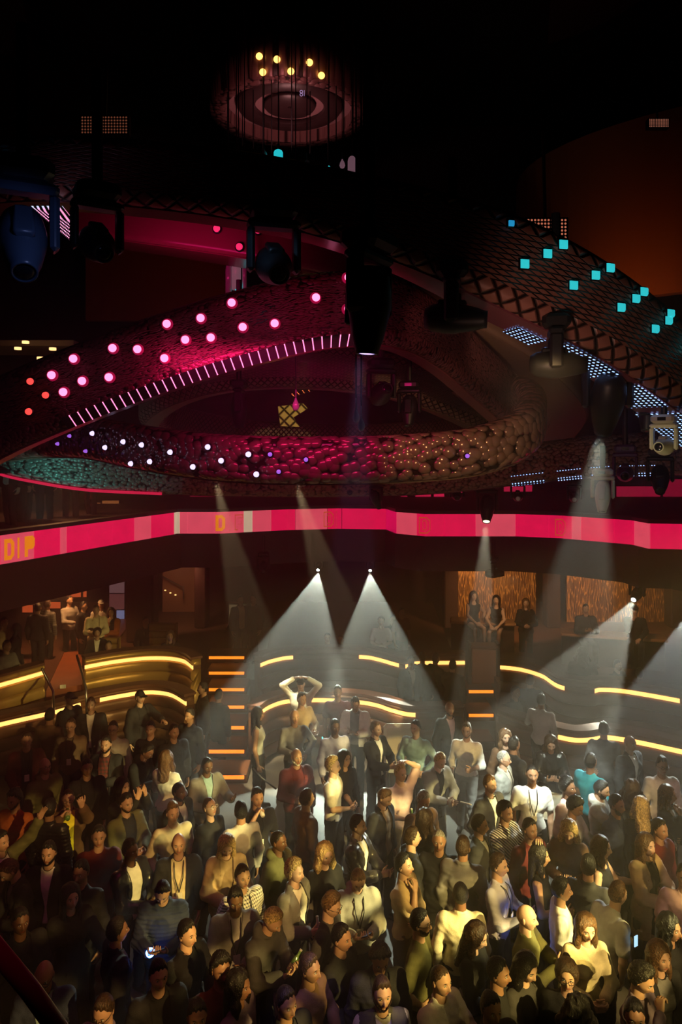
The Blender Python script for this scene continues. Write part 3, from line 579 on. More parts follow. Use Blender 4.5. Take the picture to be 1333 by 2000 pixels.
# ---------------------------------------------------------------- the great looping rings overhead
BUB = bubble_mat('ring_bubble_skin', (.30, .17, .14), 9.0, .2, 0.3, .06)
BUBF = bubble_mat('ring_fine_bubble_skin', (.26, .15, .10), 16.0, .3, 0.3, .035)
SKIN = bubble_mat('ring_dark_skin', (.14, .05, .055), 22.0, .25, .2, .02)
DIA = diamond_mat('ring_diamond_scales', (.32, .13, .10), 4.6, .4, .1)
DIAF = diamond_mat('ring_fine_scales', (.22, .12, .10), 9.0, .35, .2)
TEAL = bubble_mat('ring_green_bubble_skin', (.25, .30, .26), 16.0, .3, 0.3, .035)  # teal light on the far-left arc is put into this colour
def to_px(p): return (666.5+p.x/p.y*F, HZ-(p.z-CZ)/p.y*F)
def ss_(a, b, x): x = max(0, min(1, (x-a)/(b-a))); return x*x*(3-2*x)
class Ring:
    def __init__(s, name, ctl, hw, hh, mats, label, n=260, closed=False, under=TAN, taper=None, r=.16, flip=1):
        s.path = catmull([P(*c) for c in ctl], n, closed); s.fr = frames(s.path, closed); s.hw, s.hh, s.tp = hw, hh, taper
        if flip < 0: s.fr = [(p, t, -nn, u, l) for p, t, nn, u, l in s.fr]
        s.root = empty(name, tuple(s.path[n//2]-Vector((0, 0, hh)))); tag(s.root, label, 'ceiling ring'); s.ks = []
        V, Fc, UV = sweep(s.fr, rrect(hw, hh, r, 4), closed, taper=taper)
        s.ks.append(newmesh('shell', V, Fc, mats, s.root, True, UV)); s.shell = s.ks[0]; s.nsec = len(rrect(hw, hh, r, 4))
        if under:
            V, Fc, UV = sweep(s.fr, [(hw-r*.8, -hh-.01), (hw-r*.8, -hh+.01), (-hw+r*.8, -hh+.01), (-hw+r*.8, -hh-.01)], closed, taper=taper)
            s.ks.append(newmesh('underside_panel', V, Fc, under, s.root, False, UV))
    def near(s, px, py, ymax=99):
        best = None
        for p, t, n, u, l in s.fr:
            if p.y < .5 or p.y > ymax: continue
            q = to_px(p); d = (q[0]-px)**2+(q[1]-py)**2
            if best is None or d < best[0]: best = (d, p, t, n, u, l)
        return best[1:]
    def bulb(s, px, py, r, m, square=False, ymax=99, hs=None):
        p, t, n, u, l = s.near(px, py, ymax)
        sgn = 1 if n.y < 0 else -1
        b = max(-s.hh*.8, min(s.hh*.8, -(py-to_px(p)[1])*p.y/F/max(.4, u.z)))
        c = p+n*sgn*(s.hw+.005)+u*b; R = Matrix((t, u.cross(t).normalized(), u)).transposed() if False else (n*sgn).to_track_quat('Z', 'Y').to_matrix()
        M = Matrix.Translation(c)@R.to_4x4()
        k = 4 if square else 20
        if square: M = M@Matrix.Rotation(math.pi/4, 4, 'Z')
        mb = MB(); mb.lathe([(r*1.15, -.03), (r*1.5, 0), (r*1.4, .02), (r*1.05, .03)], k, 0, M)
        mb.lathe([(r*1.05, .028), (r*.95, .05), (r*.6, .07), (r*.2, .08)], k, 1, M)
        s.ks.append(mb.build('bulb', [hs or BLKGLOSS, m], s.root, not square))
    def strip(s, name, key, i0, i1, off, w, label=None, cham=0):
        sub = s.fr[i0:i1]; N_ = len(s.fr)-1; V, Fc, UV = sweep(sub, (cham == 1 and [(s.hw+.005, -s.hh+.11), (s.hw-.085, -s.hh-.015)]) or (cham < 0 and [(-s.hw-.008, -s.hh-cham), (-s.hw+.06, -s.hh-.012)]) or [(off-w/2, -s.hh-.02), (off+w/2, -s.hh-.02)], secclosed=False, taper=(lambda t: s.tp((i0+t*(i1-i0-1))/N_)) if s.tp else None)
        o = newmesh(name, V, Fc, MATS[key], s.root, False, UV); 
        if label: o['label'] = label
        s.ks.append(o)
    def done(s): rebase(s.root, s.ks)
# spiral ring: from the far left up and over, round the right-hand curl, back along the front
SP = Ring('looping_ring', [(-420, 1010, 8.6), (-240, 925, 8.3), (-90, 865, 8.1), (40, 800, 8.0), (190, 738, 8.0), (350, 680, 8.0), (500, 636, 8.0), (640, 606, 8.1), (760, 612, 8.6), (850, 660, 9.5), (930, 730, 10.4),
    (1000, 795, 11.2)], .22, .42, SKIN, 'dark magenta-lit looping ring with rows of pink bulbs and a dotted strip, upper left', 220, under=PINKPAN)
PINKB = mat('pink_bulb', (.5, .05, .2), .3, emit=(1.0, .22, .42), es=2.4, sample=False); REDB = mat('red_bulb', (.5, .05, .05), .3, emit=(1.0, .06, .05), es=1.6, sample=False)
for x, y in ((160, 706), (235, 686), (282, 688), (333, 640), (400, 629), (458, 600), (373, 670), (421, 666), (480, 646), (541, 639), (328, 705), (178, 748), (226, 741), (121, 737), (138, 769), (612, 590), (660, 611), (664, 552)):
    SP.bulb(x, y, .042, PINKB, ymax=9, hs=mat('pink_bezel', (.2, .01, .05), .3, emit=(.9, .01, .12), es=.3, sample=False))  # bezels glow faintly to paint each bulb's pink halo
for x, y in ((77, 749), (104, 775), (80, 806)): SP.bulb(x, y, .035, REDB, ymax=9)
led_mat('pink_bar_leds', .10, .016, .007, (1.0, .12, .10), (1.0, .20, .42), 3.2, 2.0, 4.2)
# short bars set across the underside
i0 = min(range(len(SP.fr)), key=lambda i: (to_px(SP.fr[i][0])[0]-110)**2 if SP.fr[i][0].y < 9 else 1e9)
i1 = min(range(len(SP.fr)), key=lambda i: (to_px(SP.fr[i][0])[0]-680)**2 if SP.fr[i][0].y < 9 else 1e9)
SP.strip('led_strip', 'pink_bar_leds', i0, i1, .14, .17, 'pink dotted LED strip', cham=1)
SP.done()
CURL = [(905, 735, 11.6), (960, 770, 11.3), (1012, 772, 11.0), (1040, 800, 10.2), (1020, 845, 9.5), (930, 880, 9.1), (800, 894, 9.0), (650, 899, 9.0), (500, 897, 9.1), (380, 888, 9.4), (270, 872, 9.9), (170, 855, 10.6), (60, 858, 11.4), (-60, 875, 12)]
SP2 = Ring('looping_ring', CURL, .20, .30, BUB, 'bubble-skinned ring with white-violet bulbs curving across the middle, magenta-lit', 240, under=TAN, r=.15)
WB = mat('violet_white_bulb', (.4, .35, .6), .3, emit=(.72, .62, 1.0), es=1.6, sample=False); VB = mat('violet_bulb', (.3, .1, .5), .3, emit=(.42, .14, .9), es=.9, sample=False)
for x, y in ((213, 847), (231, 874), (267, 863), (303, 869), (355, 883), (283, 905), (316, 901), (397, 911), (428, 873), (450, 899), (498, 887), (513, 925)): SP2.bulb(x, y, .034, WB, ymax=12)
for x, y in ((165, 852), (194, 881), (141, 867), (540, 887), (554, 920), (599, 897), (902, 890)): SP2.bulb(x, y, .026, VB, ymax=12)
SP2.done()
# outer ring: near arc overhead with cyan squares, far arc low behind
OUT = Ring('outer_ring', [(-330, 430, 9.0), (-140, 378, 8.0), (60, 342, 7.3), (300, 352, 7.0), (560, 388, 6.8), (800, 452, 6.8), (1000, 534, 7.0), (1160, 622, 7.3), (1300, 730, 7.9), (1400, 825, 8.8), (1430, 880, 10.2),
    (1330, 885, 11.4), (1180, 890, 12.2), (1030, 905, 12.7), (850, 925, 13.0), (650, 932, 13.1), (450, 930, 13.0), (300, 925, 12.8), (180, 918, 12.4), (90, 903, 12.2), (0, 880, 12.2), (-160, 820, 12.2), (-400, 700, 12), (-560, 590, 11)],
    .34, .42, DIA, 'huge outer ring with diamond scales and cyan square lights sweeping across the top', 420, closed=True, under=PINKPAN, taper=lambda t: .76+.32*float(ss_(.17, .26, t))-.24*float(ss_(.38, .46, t))-.08*float(ss_(.9, 1, t)))
CY = mat('cyan_bulb', (.02, .3, .3), .3, emit=(.03, .62, .68), es=.85, sample=False)
for x, y in ((982, 534), (1029, 514), (1067, 496), (1079, 573), (1120, 553), (1151, 538), (1161, 613), (1197, 595), (1221, 581), (1229, 652), (1259, 635), (1279, 621), (1282, 689), (1307, 672), (1320, 658), (1322, 722)):
    OUT.bulb(x, y, .056, CY, True, ymax=9.3)
BL = mat('blue_bulb', (.02, .2, .4), .3, emit=(.02, .35, .7), es=.7, sample=False)
for x, y in ((965, 458), (13, 293), (23, 360)): OUT.bulb(x, y, .035, BL, True, ymax=9.3)
led_mat('blue_leds', .055, .055, .013, (.45, .12, .75), (.30, .48, 1.0), 2.6, 0, 6)
led_mat('violet_leds', .05, .05, .012, (.75, .30, .75), (.35, .50, 1.0), 2.4, 0, 6)
def seg(ring, xa, xb, far):
    ids = [i for i, f in enumerate(ring.fr) if (f[0].y > 9.6) == far and f[0].y > 2 and xa < to_px(f[0])[0] < xb]
    return min(ids), max(ids)+1
for xa, xb, far, off, w, key in ((1035, 1100, 0, -.12, .3, 'blue_leds'), (1110, 1215, 0, 0, .4, 'blue_leds'), (1225, 1290, 0, 0, .42, 'blue_leds'), (1295, 1380, 0, 0, .5, 'blue_leds'),
                                 (1210, 1300, 1, 0, .4, 'violet_leds'), (1150, 1200, 1, 0, .3, 'violet_leds'), (1080, 1140, 1, 0, .45, 'violet_leds'), (990, 1070, 1, 0, .4, 'blue_leds')):
    a, b = seg(OUT, xa, xb, bool(far)); 
    if b-a > 2: OUT.strip('led_panel', key, a, b, off, w, 'lit dotted LED panel', cham=-.22 if far else 0)
led_mat('red_edge', .02, .2, .2, (1.0, .02, .09), (1.0, .02, .09), .6, 0, 1)
a, b = seg(OUT, 25, 325, True); OUT.strip('led_edge', 'red_edge', a, b, .2, .16, 'glowing red edge strip', cham=-.05)
mi = []
for i in range(len(OUT.fr)):
    p = OUT.fr[i][0]; q = to_px(p)[0] if p.y > 1 else 0; mi += [0 if p.y < 9.6 else (2 if (p.y > 11.5 and q < 360) else 1)]*OUT.nsec
for m_ in (BUBF, TEAL): OUT.shell.data.materials.append(m_)
OUT.shell.data.polygons.foreach_set('material_index', mi)
OUT.done()
# stretch at the left where teal light is painted into the outer ring's skin
a, b = seg(OUT, 20, 335, True); sub = [(p-n*.0, t, n, u, l) for p, t, n, u, l in OUT.fr[a:b]]
# inner flat ring with pink-lacquered underside
INN = Ring('middle_ring', [(130, 428, 10.5), (230, 440, 10.3), (360, 458, 10.1), (510, 482, 10.0), (660, 515, 10.0), (800, 560, 10.2), (930, 620, 10.6), (1050, 700, 11.4), (1110, 780, 12.6), (1080, 840, 14)],
           .36, .26, PINKPAN, 'flat-bottomed ring with pink glossy underside between the big rings', 150, under=None, r=.08)
INN.ks.append(newmesh('underside_panel', *sweep(INN.fr[:60], [(.3, -.275), (.3, -.262), (-.3, -.262), (-.3, -.275)])[:2], PINKPAN, INN.root))
INN.ks.append(newmesh('underside_panel', *sweep(INN.fr[60:], [(.3, -.275), (.3, -.262), (-.3, -.262), (-.3, -.275)])[:2], TAN, INN.root))
for x, y in ((378, 440), (436, 463), (421, 430), (470, 440), (516, 466), (477, 497)):
    INN.bulb(x, y, .045, mat('red_reflector', (.4, .02, .06), .3, emit=(1.0, .03, .16), es=.9, sample=False))  # reflections of bulbs in the gloss, set in as glowing domes
INN.shell.data.materials.append(TAN)
INN.shell.data.polygons.foreach_set('material_index', [0 if i < 70 else 1 for i in range(150) for _ in range(INN.nsec)]+[1, 1])
INN.done()
IN2 = Ring('inner_ring', [(318, 812, 13.5), (300, 785, 12.8), (350, 748, 12.2), (450, 722, 11.9), (600, 716, 11.9), (760, 735, 12.0), (880, 775, 12.2), (940, 815, 12.8), (880, 850, 14.2), (700, 862, 15), (500, 855, 15), (370, 835, 14.3)],
           .25, .36, DIAF, 'small inner ring with fine dark scales inside the looping ring', 200, closed=True, under=TAN); IN2.done()
IN3 = Ring('scaled_ring', [(1010, 640, 13), (930, 690, 12.6), (880, 740, 12.8), (960, 800, 13.6), (1060, 720, 14.6), (1120, 640, 14.6), (1060, 600, 14)], .22, .34, BUBF, 'dim brown bubble-skinned ring behind the right-hand curl', 140, closed=True, under=TAN); IN3.done()
# lattice of yellow light painted into a screen's colour inside the rings
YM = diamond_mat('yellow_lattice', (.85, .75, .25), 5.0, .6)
a = P(575, 800, 12.0); V = []; 
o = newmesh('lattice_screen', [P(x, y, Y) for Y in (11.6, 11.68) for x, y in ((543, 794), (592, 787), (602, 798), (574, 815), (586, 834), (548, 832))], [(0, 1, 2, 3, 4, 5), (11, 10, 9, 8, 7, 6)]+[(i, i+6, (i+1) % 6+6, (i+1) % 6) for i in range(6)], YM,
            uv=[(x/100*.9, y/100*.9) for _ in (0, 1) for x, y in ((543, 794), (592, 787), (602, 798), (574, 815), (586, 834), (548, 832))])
tag(o, 'bright yellow latticed screen inside the rings, lit by a spotlight', 'screen'); spot('yellow_spotlight', P(600, 700, 9.6), P(575, 812, 11.6), 45, 22, (1.0, .85, .3), .1, .03)

# ---------------------------------------------------------------- hanging chandelier
cc = P(566, 212, 16.0); ch = empty('chandelier', tuple(cc)); tag(ch, 'large round hanging chandelier with warm bulbs, near the top', 'chandelier'); ks = []
M0 = Matrix.Translation(cc)
SKINC = bubble_mat('chandelier_skin', (.22, .10, .10), 9, .4, .2, .03)
def ringm(r0, r1, z0, z1, m, name): ks.append(MB().lathe([(r0, z0), (r1, z0), (r1+.03, (z0+z1)/2), (r1, z1), (r0, z1), (r0-.02, (z0+z1)/2), (r0, z0)], 64, M=M0).build(name, m, ch, True))
ringm(1.42, 1.75, -.15, .75, SKINC, 'outer_drum'); ringm(.78, 1.15, 0.0, .1, mat('chand_dark', (.03, .015, .016), .4), 'middle_hoop'); ringm(.05, .55, 0.02, .1, mat('chand_dark', (.03, .015, .016), .4), 'centre_disc')
ks.append(MB().lathe([(.001, .12), (1.5, .12), (1.5, .2), (.001, .2)], 48, M=M0).build('back_plate', mat('chand_plate', (.22, .12, .13), .5), ch))
WBULB = mat('warm_bulb', (.6, .4, .1), .3, emit=(1.0, .50, .10), es=3.0)
for x, y in ((519, 110), (554, 116), (617, 122), (526, 141), (581, 154), (640, 160)):
    a_ = math.atan2(-1, (x-566)/150); q = P(x, y, 14.2); dx = (x-566)*14.3/F; dx = max(-1.6, min(1.6, dx)); yy = -math.sqrt(max(.01, 1.79**2-dx*dx)); zz = CZ-(y-HZ)*(16+yy)/F-cc.z
    zz = max(-.1, min(.7, zz)); M = Matrix.Translation(cc+Vector((dx, yy, zz)))
    mb = MB(); mb.lathe([(.02, -.06), (.06, -.03), (.07, 0), (.06, .03), (.02, .06)], 14, 0, M@Matrix.Rotation(math.pi/2, 4, 'X')); ks.append(mb.build('bulb', WBULB, ch, True))
rebase(ch, ks)
spot('chandelier_glow', cc+Vector((0, -.3, -1.8)), cc+Vector((0, 0, .5)), 110, 100, (1.0, .42, .40), .7, .2)  # added below, lights the inside of the drum
lt = spot('chandelier_glow', cc+Vector((0, -2.6, -1.6)), cc+Vector((0, .3, .3)), 60, 80, (1.0, .35, .35), .7, .2)  # added in front, lights the outside of the drum
G5 = 'thin black wires hanging from the ceiling in front of the chandelier'
for i, x in enumerate((445, 474, 495, 514, 531, 545, 570, 606, 641, 657, 672, 690)):
    Y = 14.0+rng.random()*1.5; b = P(x, [300, 285, 290, 318, 300, 292, 320, 300, 318, 310, 290, 305][i], Y)
    o = MB().tube([b, Vector((b.x, b.y, 17.1))], .012, 6).build('hanging_wire', BLACK); tag(o, 'thin black wire hanging in front of the chandelier', 'wire', G5)
def ornament(x, y, Y, w, h, m, label, kind='pill'):
    c = P(x, y, Y); r = empty('glass_ornament', tuple(c-Vector((0, 0, h/2)))); tag(r, label, 'ornament'); k = []
    if kind == 'pill': prof = [(.01, -h/2), (w/2, -h/2), (w/2, h/4), (w*.42, h*.38), (w*.25, h*.47), (.01, h/2)]
    else: prof = [(.01, -h/2), (w*.35, -h*.42), (w/2, -h*.2), (w*.4, h*.1), (w*.15, h*.4), (.01, h/2)]
    k.append(MB().lathe(prof, 20, M=Matrix.Translation(c)).build('glass_body', m, r, True))
    k.append(MB().tube([c+Vector((0, 0, h/2)), c+Vector((0, 0, h/2+.1))], w*.12, 8).build('cap', STEEL, r))
    k.append(MB().tube([c+Vector((0, 0, h/2+.1)), Vector((c.x, c.y, 17.1))], .008, 5).build('wire', BLACK, r)); rebase(r, k)
PG = mat('pink_lit_glass', (.35, .2, .24), .15, emit=(.3, .15, .2), es=.35, sample=False)
ornament(544, 304, 12.5, .16, .21, CYANGL, 'bright cyan glass dome hanging below the chandelier')
ornament(688, 325, 12.5, .15, .36, PG, 'tall pinkish glass tube hanging right of the chandelier')
ornament(516, 300, 12.5, .12, .14, GLASS, 'clear glass drop left of the cyan dome', 'drop'); ornament(643, 329, 12.5, .1, .09, CYANGL, 'tiny teal glass drop below the chandelier', 'drop')
ornament(669, 320, 12.5, .1, .16, PG, 'small pink glass drop beside the tall glass tube', 'drop'); ornament(600, 318, 12.5, .12, .12, GLASS, 'dull clear glass drop between the cyan dome and the teal drop', 'drop')
ornament(578, 790, 8.8, .09, .16, GLASS, 'clear teardrop glass in front of the yellow lattice', 'drop')
ornament(706, 828, 6.5, .07, .13, GLASS, 'clear teardrop glass below the violet spotlight', 'drop'); ornament(696, 812, 6.6, .07, .13, GLASS, 'clear teardrop glass just left of another, under the violet spotlight', 'drop')
for x, y, w, h, m_, lab in ((462, 530, .14, .55, PG, 'tall pinkish glass tube between the rings, upper middle'), (447, 545, .1, .5, GLASS, 'clear glass tube beside the pinkish one between the rings'), (478, 540, .07, .6, GLASS, 'slim clear glass tube right of the pinkish one'),
                            (466, 562, .10, .16, CYANGL, 'bright cyan glass piece at the foot of the pinkish tube'), (905, 700, .10, .2, PG, 'small pinkish glass tube under the right-hand fixture')):
    ornament(x, y, 10.8, w, h, m_, lab)
# violet reflection on the chandelier drum, drawn as glowing strokes
c = P(589, 182, 13.9); mb = MB()
mb2 = MB()
for dz in (.03, -.03):
    pts = [c+Vector((.026*math.cos(k*math.pi/6), 0, dz+.026*math.sin(k*math.pi/6))) for k in range(13)]; mb2.tube(pts, .006, 5)
mb2.tube([c+Vector((.055, 0, .055)), c+Vector((.055, 0, -.055))], .006, 5)
o = mb2.build('lit_numeral', mat('violet_neon', (.3, .2, .4), .4, emit=(.45, .32, .6), es=.6, sample=False)); tag(o, 'faint violet numerals glowing on the chandelier', 'sign')

# ---------------------------------------------------------------- blinder panels and moving heads
def blinder(x, y, Y, w, h, rz, rx, col, es, label, n=12, k_=6):
    c = P(x, y, Y); r = empty('blinder_lamp', tuple(c)); tag(r, label, 'stage light'); R = (Matrix.Rotation(rz, 3, 'Z')@Matrix.Rotation(rx, 3, 'X'))
    k = [MB().box(c, (w, .12, h), rot=R, ch=0).build('housing', BLACK, r)]
    led_mat('blinder_leds_'+str(x), w*.94/n, h*.9/k_, min(w/n, h/k_)*.3, col, col, es*1.6, 0, 1)
    A, B = w*.47, h*.45; k.append(newmesh('lens_grid', [c+R@Vector(v) for v in ((-A, -.063, -B), (A, -.063, -B), (A, -.063, B), (-A, -.063, B))], [(0, 1, 2, 3)], MATS['blinder_leds_'+str(x)], r, uv=[(0, 0), (2*A, 0), (2*A, 2*B), (0, 2*B)]))
    k.append(MB().tube([c, c+Vector((0, .1, 1.2))], .02).build('hanging_pole', BLACK, r)); rebase(r, k)
blinder(1066, 450, 8.4, .50, .27, 0, .0, (.8, .22, .12), .35, 'rectangular blinder lamp with dull red cells above the cyan squares')
blinder(1285, 243, 13, .38, .17, -.0, 0, (.7, .25, .16), .3, 'small rectangular blinder lamp high at the upper right')
blinder(206, 247, 13, .9, .36, 0, 0, (.35, .10, .05), .2, 'wide dim blinder lamp high at the upper left', 16)
_heads = {}
def prof_head(k):
    return [(.005, .34*k), (.11*k, .33*k), (.16*k, .25*k), (.185*k, .08*k), (.185*k, -.02*k), (.165*k, -.12*k), (.135*k, -.27*k), (.105*k, -.36*k), (.10*k, -.40*k), (.085*k, -.40*k), (.08*k, -.385*k)]
def moving_head(px, py, Y, k, tgt, label, on=None, house=None, pole=1.2, base=True, up=False, yaw=None):
    """px,py: centre of the head; it hangs by its base; k: size; tgt: world point it faces"""
    c = P(px, py, Y); h = house or BLACK; r = empty('moving_head_light', (0, 0, 0)); tag(r, label, 'stage light'); s_ = -1 if up else 1
    d = (Vector(tgt)-c).normalized(); q = d.to_track_quat('-Z', 'Y'); yw = math.atan2(d.y, d.x)+math.pi/2 if yaw is None else yaw
    hd = MB().lathe(prof_head(k), 28, M=Matrix.Rotation(0, 4, 'X'))
    hd.box((0, .17*k, .02*k), (.16*k, .08*k, .34*k), ch=.02*k)
    ho = hd.build('head', h, r, False); ho.rotation_mode = 'QUATERNION'; ho.rotation_quaternion = q; ho.location = (0, 0, 0)
    for p in ho.data.polygons: p.use_smooth = len(p.vertices) == 4 and p.area < .01*k*k
    lm = BLKGLOSS if on is None else on
    le = MB().lathe([(.002, -.378*k), (.085*k, -.383*k), (.083*k, -.39*k), (.05*k, -.398*k), (.002, -.40*k)], 24).build('lens', lm, ho, True)
    if on is not None: le['label'] = 'glowing lens'
    Ry = Matrix.Rotation(yw, 4, 'Z'); mb = MB()
    for sx in (-1, 1): mb.box(Ry@Vector((sx*.235*k, 0, s_*.16*k)), (.075*k, .17*k, .46*k), rz=yw, ch=.03*k)
    mb.box(Ry@Vector((0, 0, s_*.42*k)), (.54*k, .2*k, .09*k), rz=yw, ch=.03*k); mb.build('yoke', h, r)
    if base:
        MB().box((0, 0, s_*.56*k), (.46*k, .36*k, .18*k), rz=yw, ch=.05*k).build('base', h, r)
        MB().box(Ry@Vector((0, -.182*k, s_*.56*k)), (.16*k, .006, .07*k), rz=yw).build('screen', BLKGLOSS, r)
    if pole: MB().tube([(0, 0, s_*.6*k), (0, 0, s_*(.6*k+pole))], .045*k+.01, 10).build('hanging_pole' if not up else 'mounting_pole', BLACK, r)
    r.location = c
    return r
def LENS(key, col, es): return mat('lens_'+key, (.5, .5, .5), .2, emit=col, es=es, sample=False)
LW = LENS('white', (.75, .95, .88), 6.0); LWY = LENS('warm', (1.0, .86, .5), 2.6); LV = LENS('violet', (.55, .35, 1.0), 2.5)
moving_head(722, 600, 5.0, .82, P(700, 1000, 5.05), 'big black moving-head light with a violet lens hanging before the pink ring', LV, pole=1.4)
moving_head(1187, 785, 7.4, .92, P(1085, 1510, 10.6), 'big black moving-head light throwing the widest beam, right side', LW, pole=.45)
moving_head(952, 992, 13.0, .72, P(925, 1530, 10.4), 'black moving-head light shining down in front of the ribbon display, right of middle', LWY, pole=.6)
moving_head(885, 622, 6.6, .78, P(1500, 640, 6.0), 'black moving-head light with only its square base and pole showing, below the middle ring', None, pole=1.0)
moving_head(1086, 712, 6.8, .72, P(1700, 720, 6.2), 'black moving-head light hanging left of the widest beam fixture', None, pole=1.0)
moving_head(535, 520, 6.2, .85, P(620, 640, 4.5), 'black moving-head light with a bluish edge above the pink ring', None, pole=.3)
moving_head(190, 478, 5.4, .7, P(300, 620, 4), 'black moving-head light beside the dotted LED panel at upper left', None, pole=.9)
moving_head(45, 470, 4.6, .8, P(60, 800, 3.8), 'large blue-tinged moving-head light at the upper left edge', None, house=mat('bluish_housing', (.04, .06, .10), .3), pole=.9)
moving_head(1268, 800, 8.0, .62, P(1250, 1000, 7.8), 'black moving-head light under the blue dotted panels', None, pole=.8)
moving_head(1298, 872, 7.6, .52, P(1200, 880, 6.4), 'cream moving-head light lit yellow at the right edge', None, house=CREAMPLASTIC, pole=.4)
moving_head(1178, 968, 8.6, .50, P(1168, 1200, 8.2), 'cream moving-head light hanging inside the widest beam', None, house=CREAMPLASTIC, pole=.3)
moving_head(1222, 925, 9.6, .6, P(1215, 1000, 7), 'violet-lit dark moving-head light right of the widest beam', None, house=mat('violet_housing', (.10, .07, .16), .35), pole=.5)  # violet light put into the dark housing's colour
moving_head(1290, 935, 9.0, .6, P(1290, 1100, 8), 'black moving-head light below the cream one at the right edge', None, pole=.4)
moving_head(467, 800, 9.8, .62, P(467, 1000, 9.8), 'black moving-head light hanging inside the rings, left of the yellow lattice', None, pole=1.4)
moving_head(745, 770, 9.4, .72, P(820, 700, 8), 'black moving-head light hanging inside the rings, right of the violet beam', None, pole=1.1)
moving_head(800, 800, 9.8, .6, P(790, 1000, 9.4), 'black moving-head light right behind another inside the rings', None, pole=1.1)
moving_head(735, 975, 12.6, .48, P(880, 1330, 14.6), 'small black moving-head light over the middle of the ribbon display', None, pole=.4)
for x, y, lab in ((376, 940, 'small black moving-head light with a thin faint beam over the ribbon corner'), (418, 932, 'small moving-head light hidden at the top of the left warm beam'), (576, 934, 'small moving-head light hidden at the top of the middle warm beam')):
    moving_head(x, y, 13.4, .42, P(x+60, 1330, 13.0), lab, LWY, pole=.4)
for x, y, lab in ((683, 957, 'small dark moving-head light facing us left of the red wall displays'), (893, 968, 'dark moving-head light above the ribbon, left of the lit one'), (1012, 970, 'dark moving-head light with a clear lens, right of the lit one'), (1122, 972, 'dark moving-head light with a clear lens beside the widest beam')):
    moving_head(x, y, 13.0, .5, P(x+20, 1100, 9), lab, GLASS if x > 1000 else None, pole=.4)
moving_head(623, 1106, 17.3, .42, P(548, 1450, 12.2), 'small moving-head light at the tip of the left teal-white beam', LENS('tip', (.8, 1, .95), 14), pole=.3)
moving_head(723, 1107, 17.3, .42, P(744, 1450, 12.2), 'small moving-head light at the tip of the middle teal-white beam', LENS('tip', (.8, 1, .95), 14), pole=.3)
moving_head(1245, 1160, 15.3, .62, P(1082, 1440, 12.0), 'moving-head light over the right ledge, at the tip of a slanting beam', LW, pole=.5)
moving_head(965, 1120, 15.5, .55, P(1100, 1120, 15.0), 'dark unlit moving-head light before the left slatted wall', None, pole=.6)
moving_head(515, 1108, 16.6, .55, P(500, 1300, 13.0), 'dark unlit moving-head light in the gloom left of the teal beams', None, pole=.4)
moving_head(1358, 1170, 13.4, .6, P(1270, 1450, 10.6), 'moving-head light just past the right edge, source of the edge beam', LW, pole=.6)
led_mat('tile_leds', .05, .05, .012, (.45, .7, 1.0), (1.0, .3, .55), 3.0, 0, .5)
def led_tile(pts, label, m):
    V = [P(*p) for p in pts]; nrm = (V[1]-V[0]).cross(V[3]-V[0]).normalized()*.06
    if nrm.y < 0: nrm = -nrm
    a, b = (V[1]-V[0]).length, (V[3]-V[0]).length; V += [v+nrm for v in V]
    r = empty('led_board', tuple(V[0])); tag(r, label, 'LED board')
    k = [newmesh('lit_face', V[:4], [(0, 1, 2, 3)], m, r, uv=[(0, 0), (a, 0), (a, b), (0, b)]),
         newmesh('housing', [v+nrm*.05 for v in V[:4]]+V[4:], [(3, 2, 1, 0), (4, 5, 6, 7), (0, 1, 5, 4), (1, 2, 6, 5), (2, 3, 7, 6), (3, 0, 4, 7)], BLACK, r)]
    rebase(r, k)
led_tile([(58, 402, 7.0), (140, 472, 5.6), (152, 440, 5.6), (122, 402, 7.0)], 'slanted board of blue-white and pink LED dots at the upper left', MATS['tile_leds'])
led_tile([(484, 443, 9.5), (494, 503, 9.5), (499, 503, 9.5), (489, 443, 9.5)], 'thin line of white LED dots left of the black fixture', led_mat('line_leds', .035, .09, .011, (.7, .8, 1), (.7, .8, 1), 3.2))
for a_, lab in (([(742, 627, 9.6), (800, 605, 11.5), (862, 598, 12.5), (846, 616, 12)], 'orange dotted LED board beside the big black fixture'), ([(565, 770, 13), (622, 752, 13), (626, 758, 13), (570, 776, 13)], 'faint orange LED line deep inside the rings')):
    led_tile(a_, lab, led_mat('orange_leds_'+str(a_[0][0]), .16 if a_[0][0] == 742 else .1, .03, .010, (1, .2, .05), (1, .15, .03), 1.6))
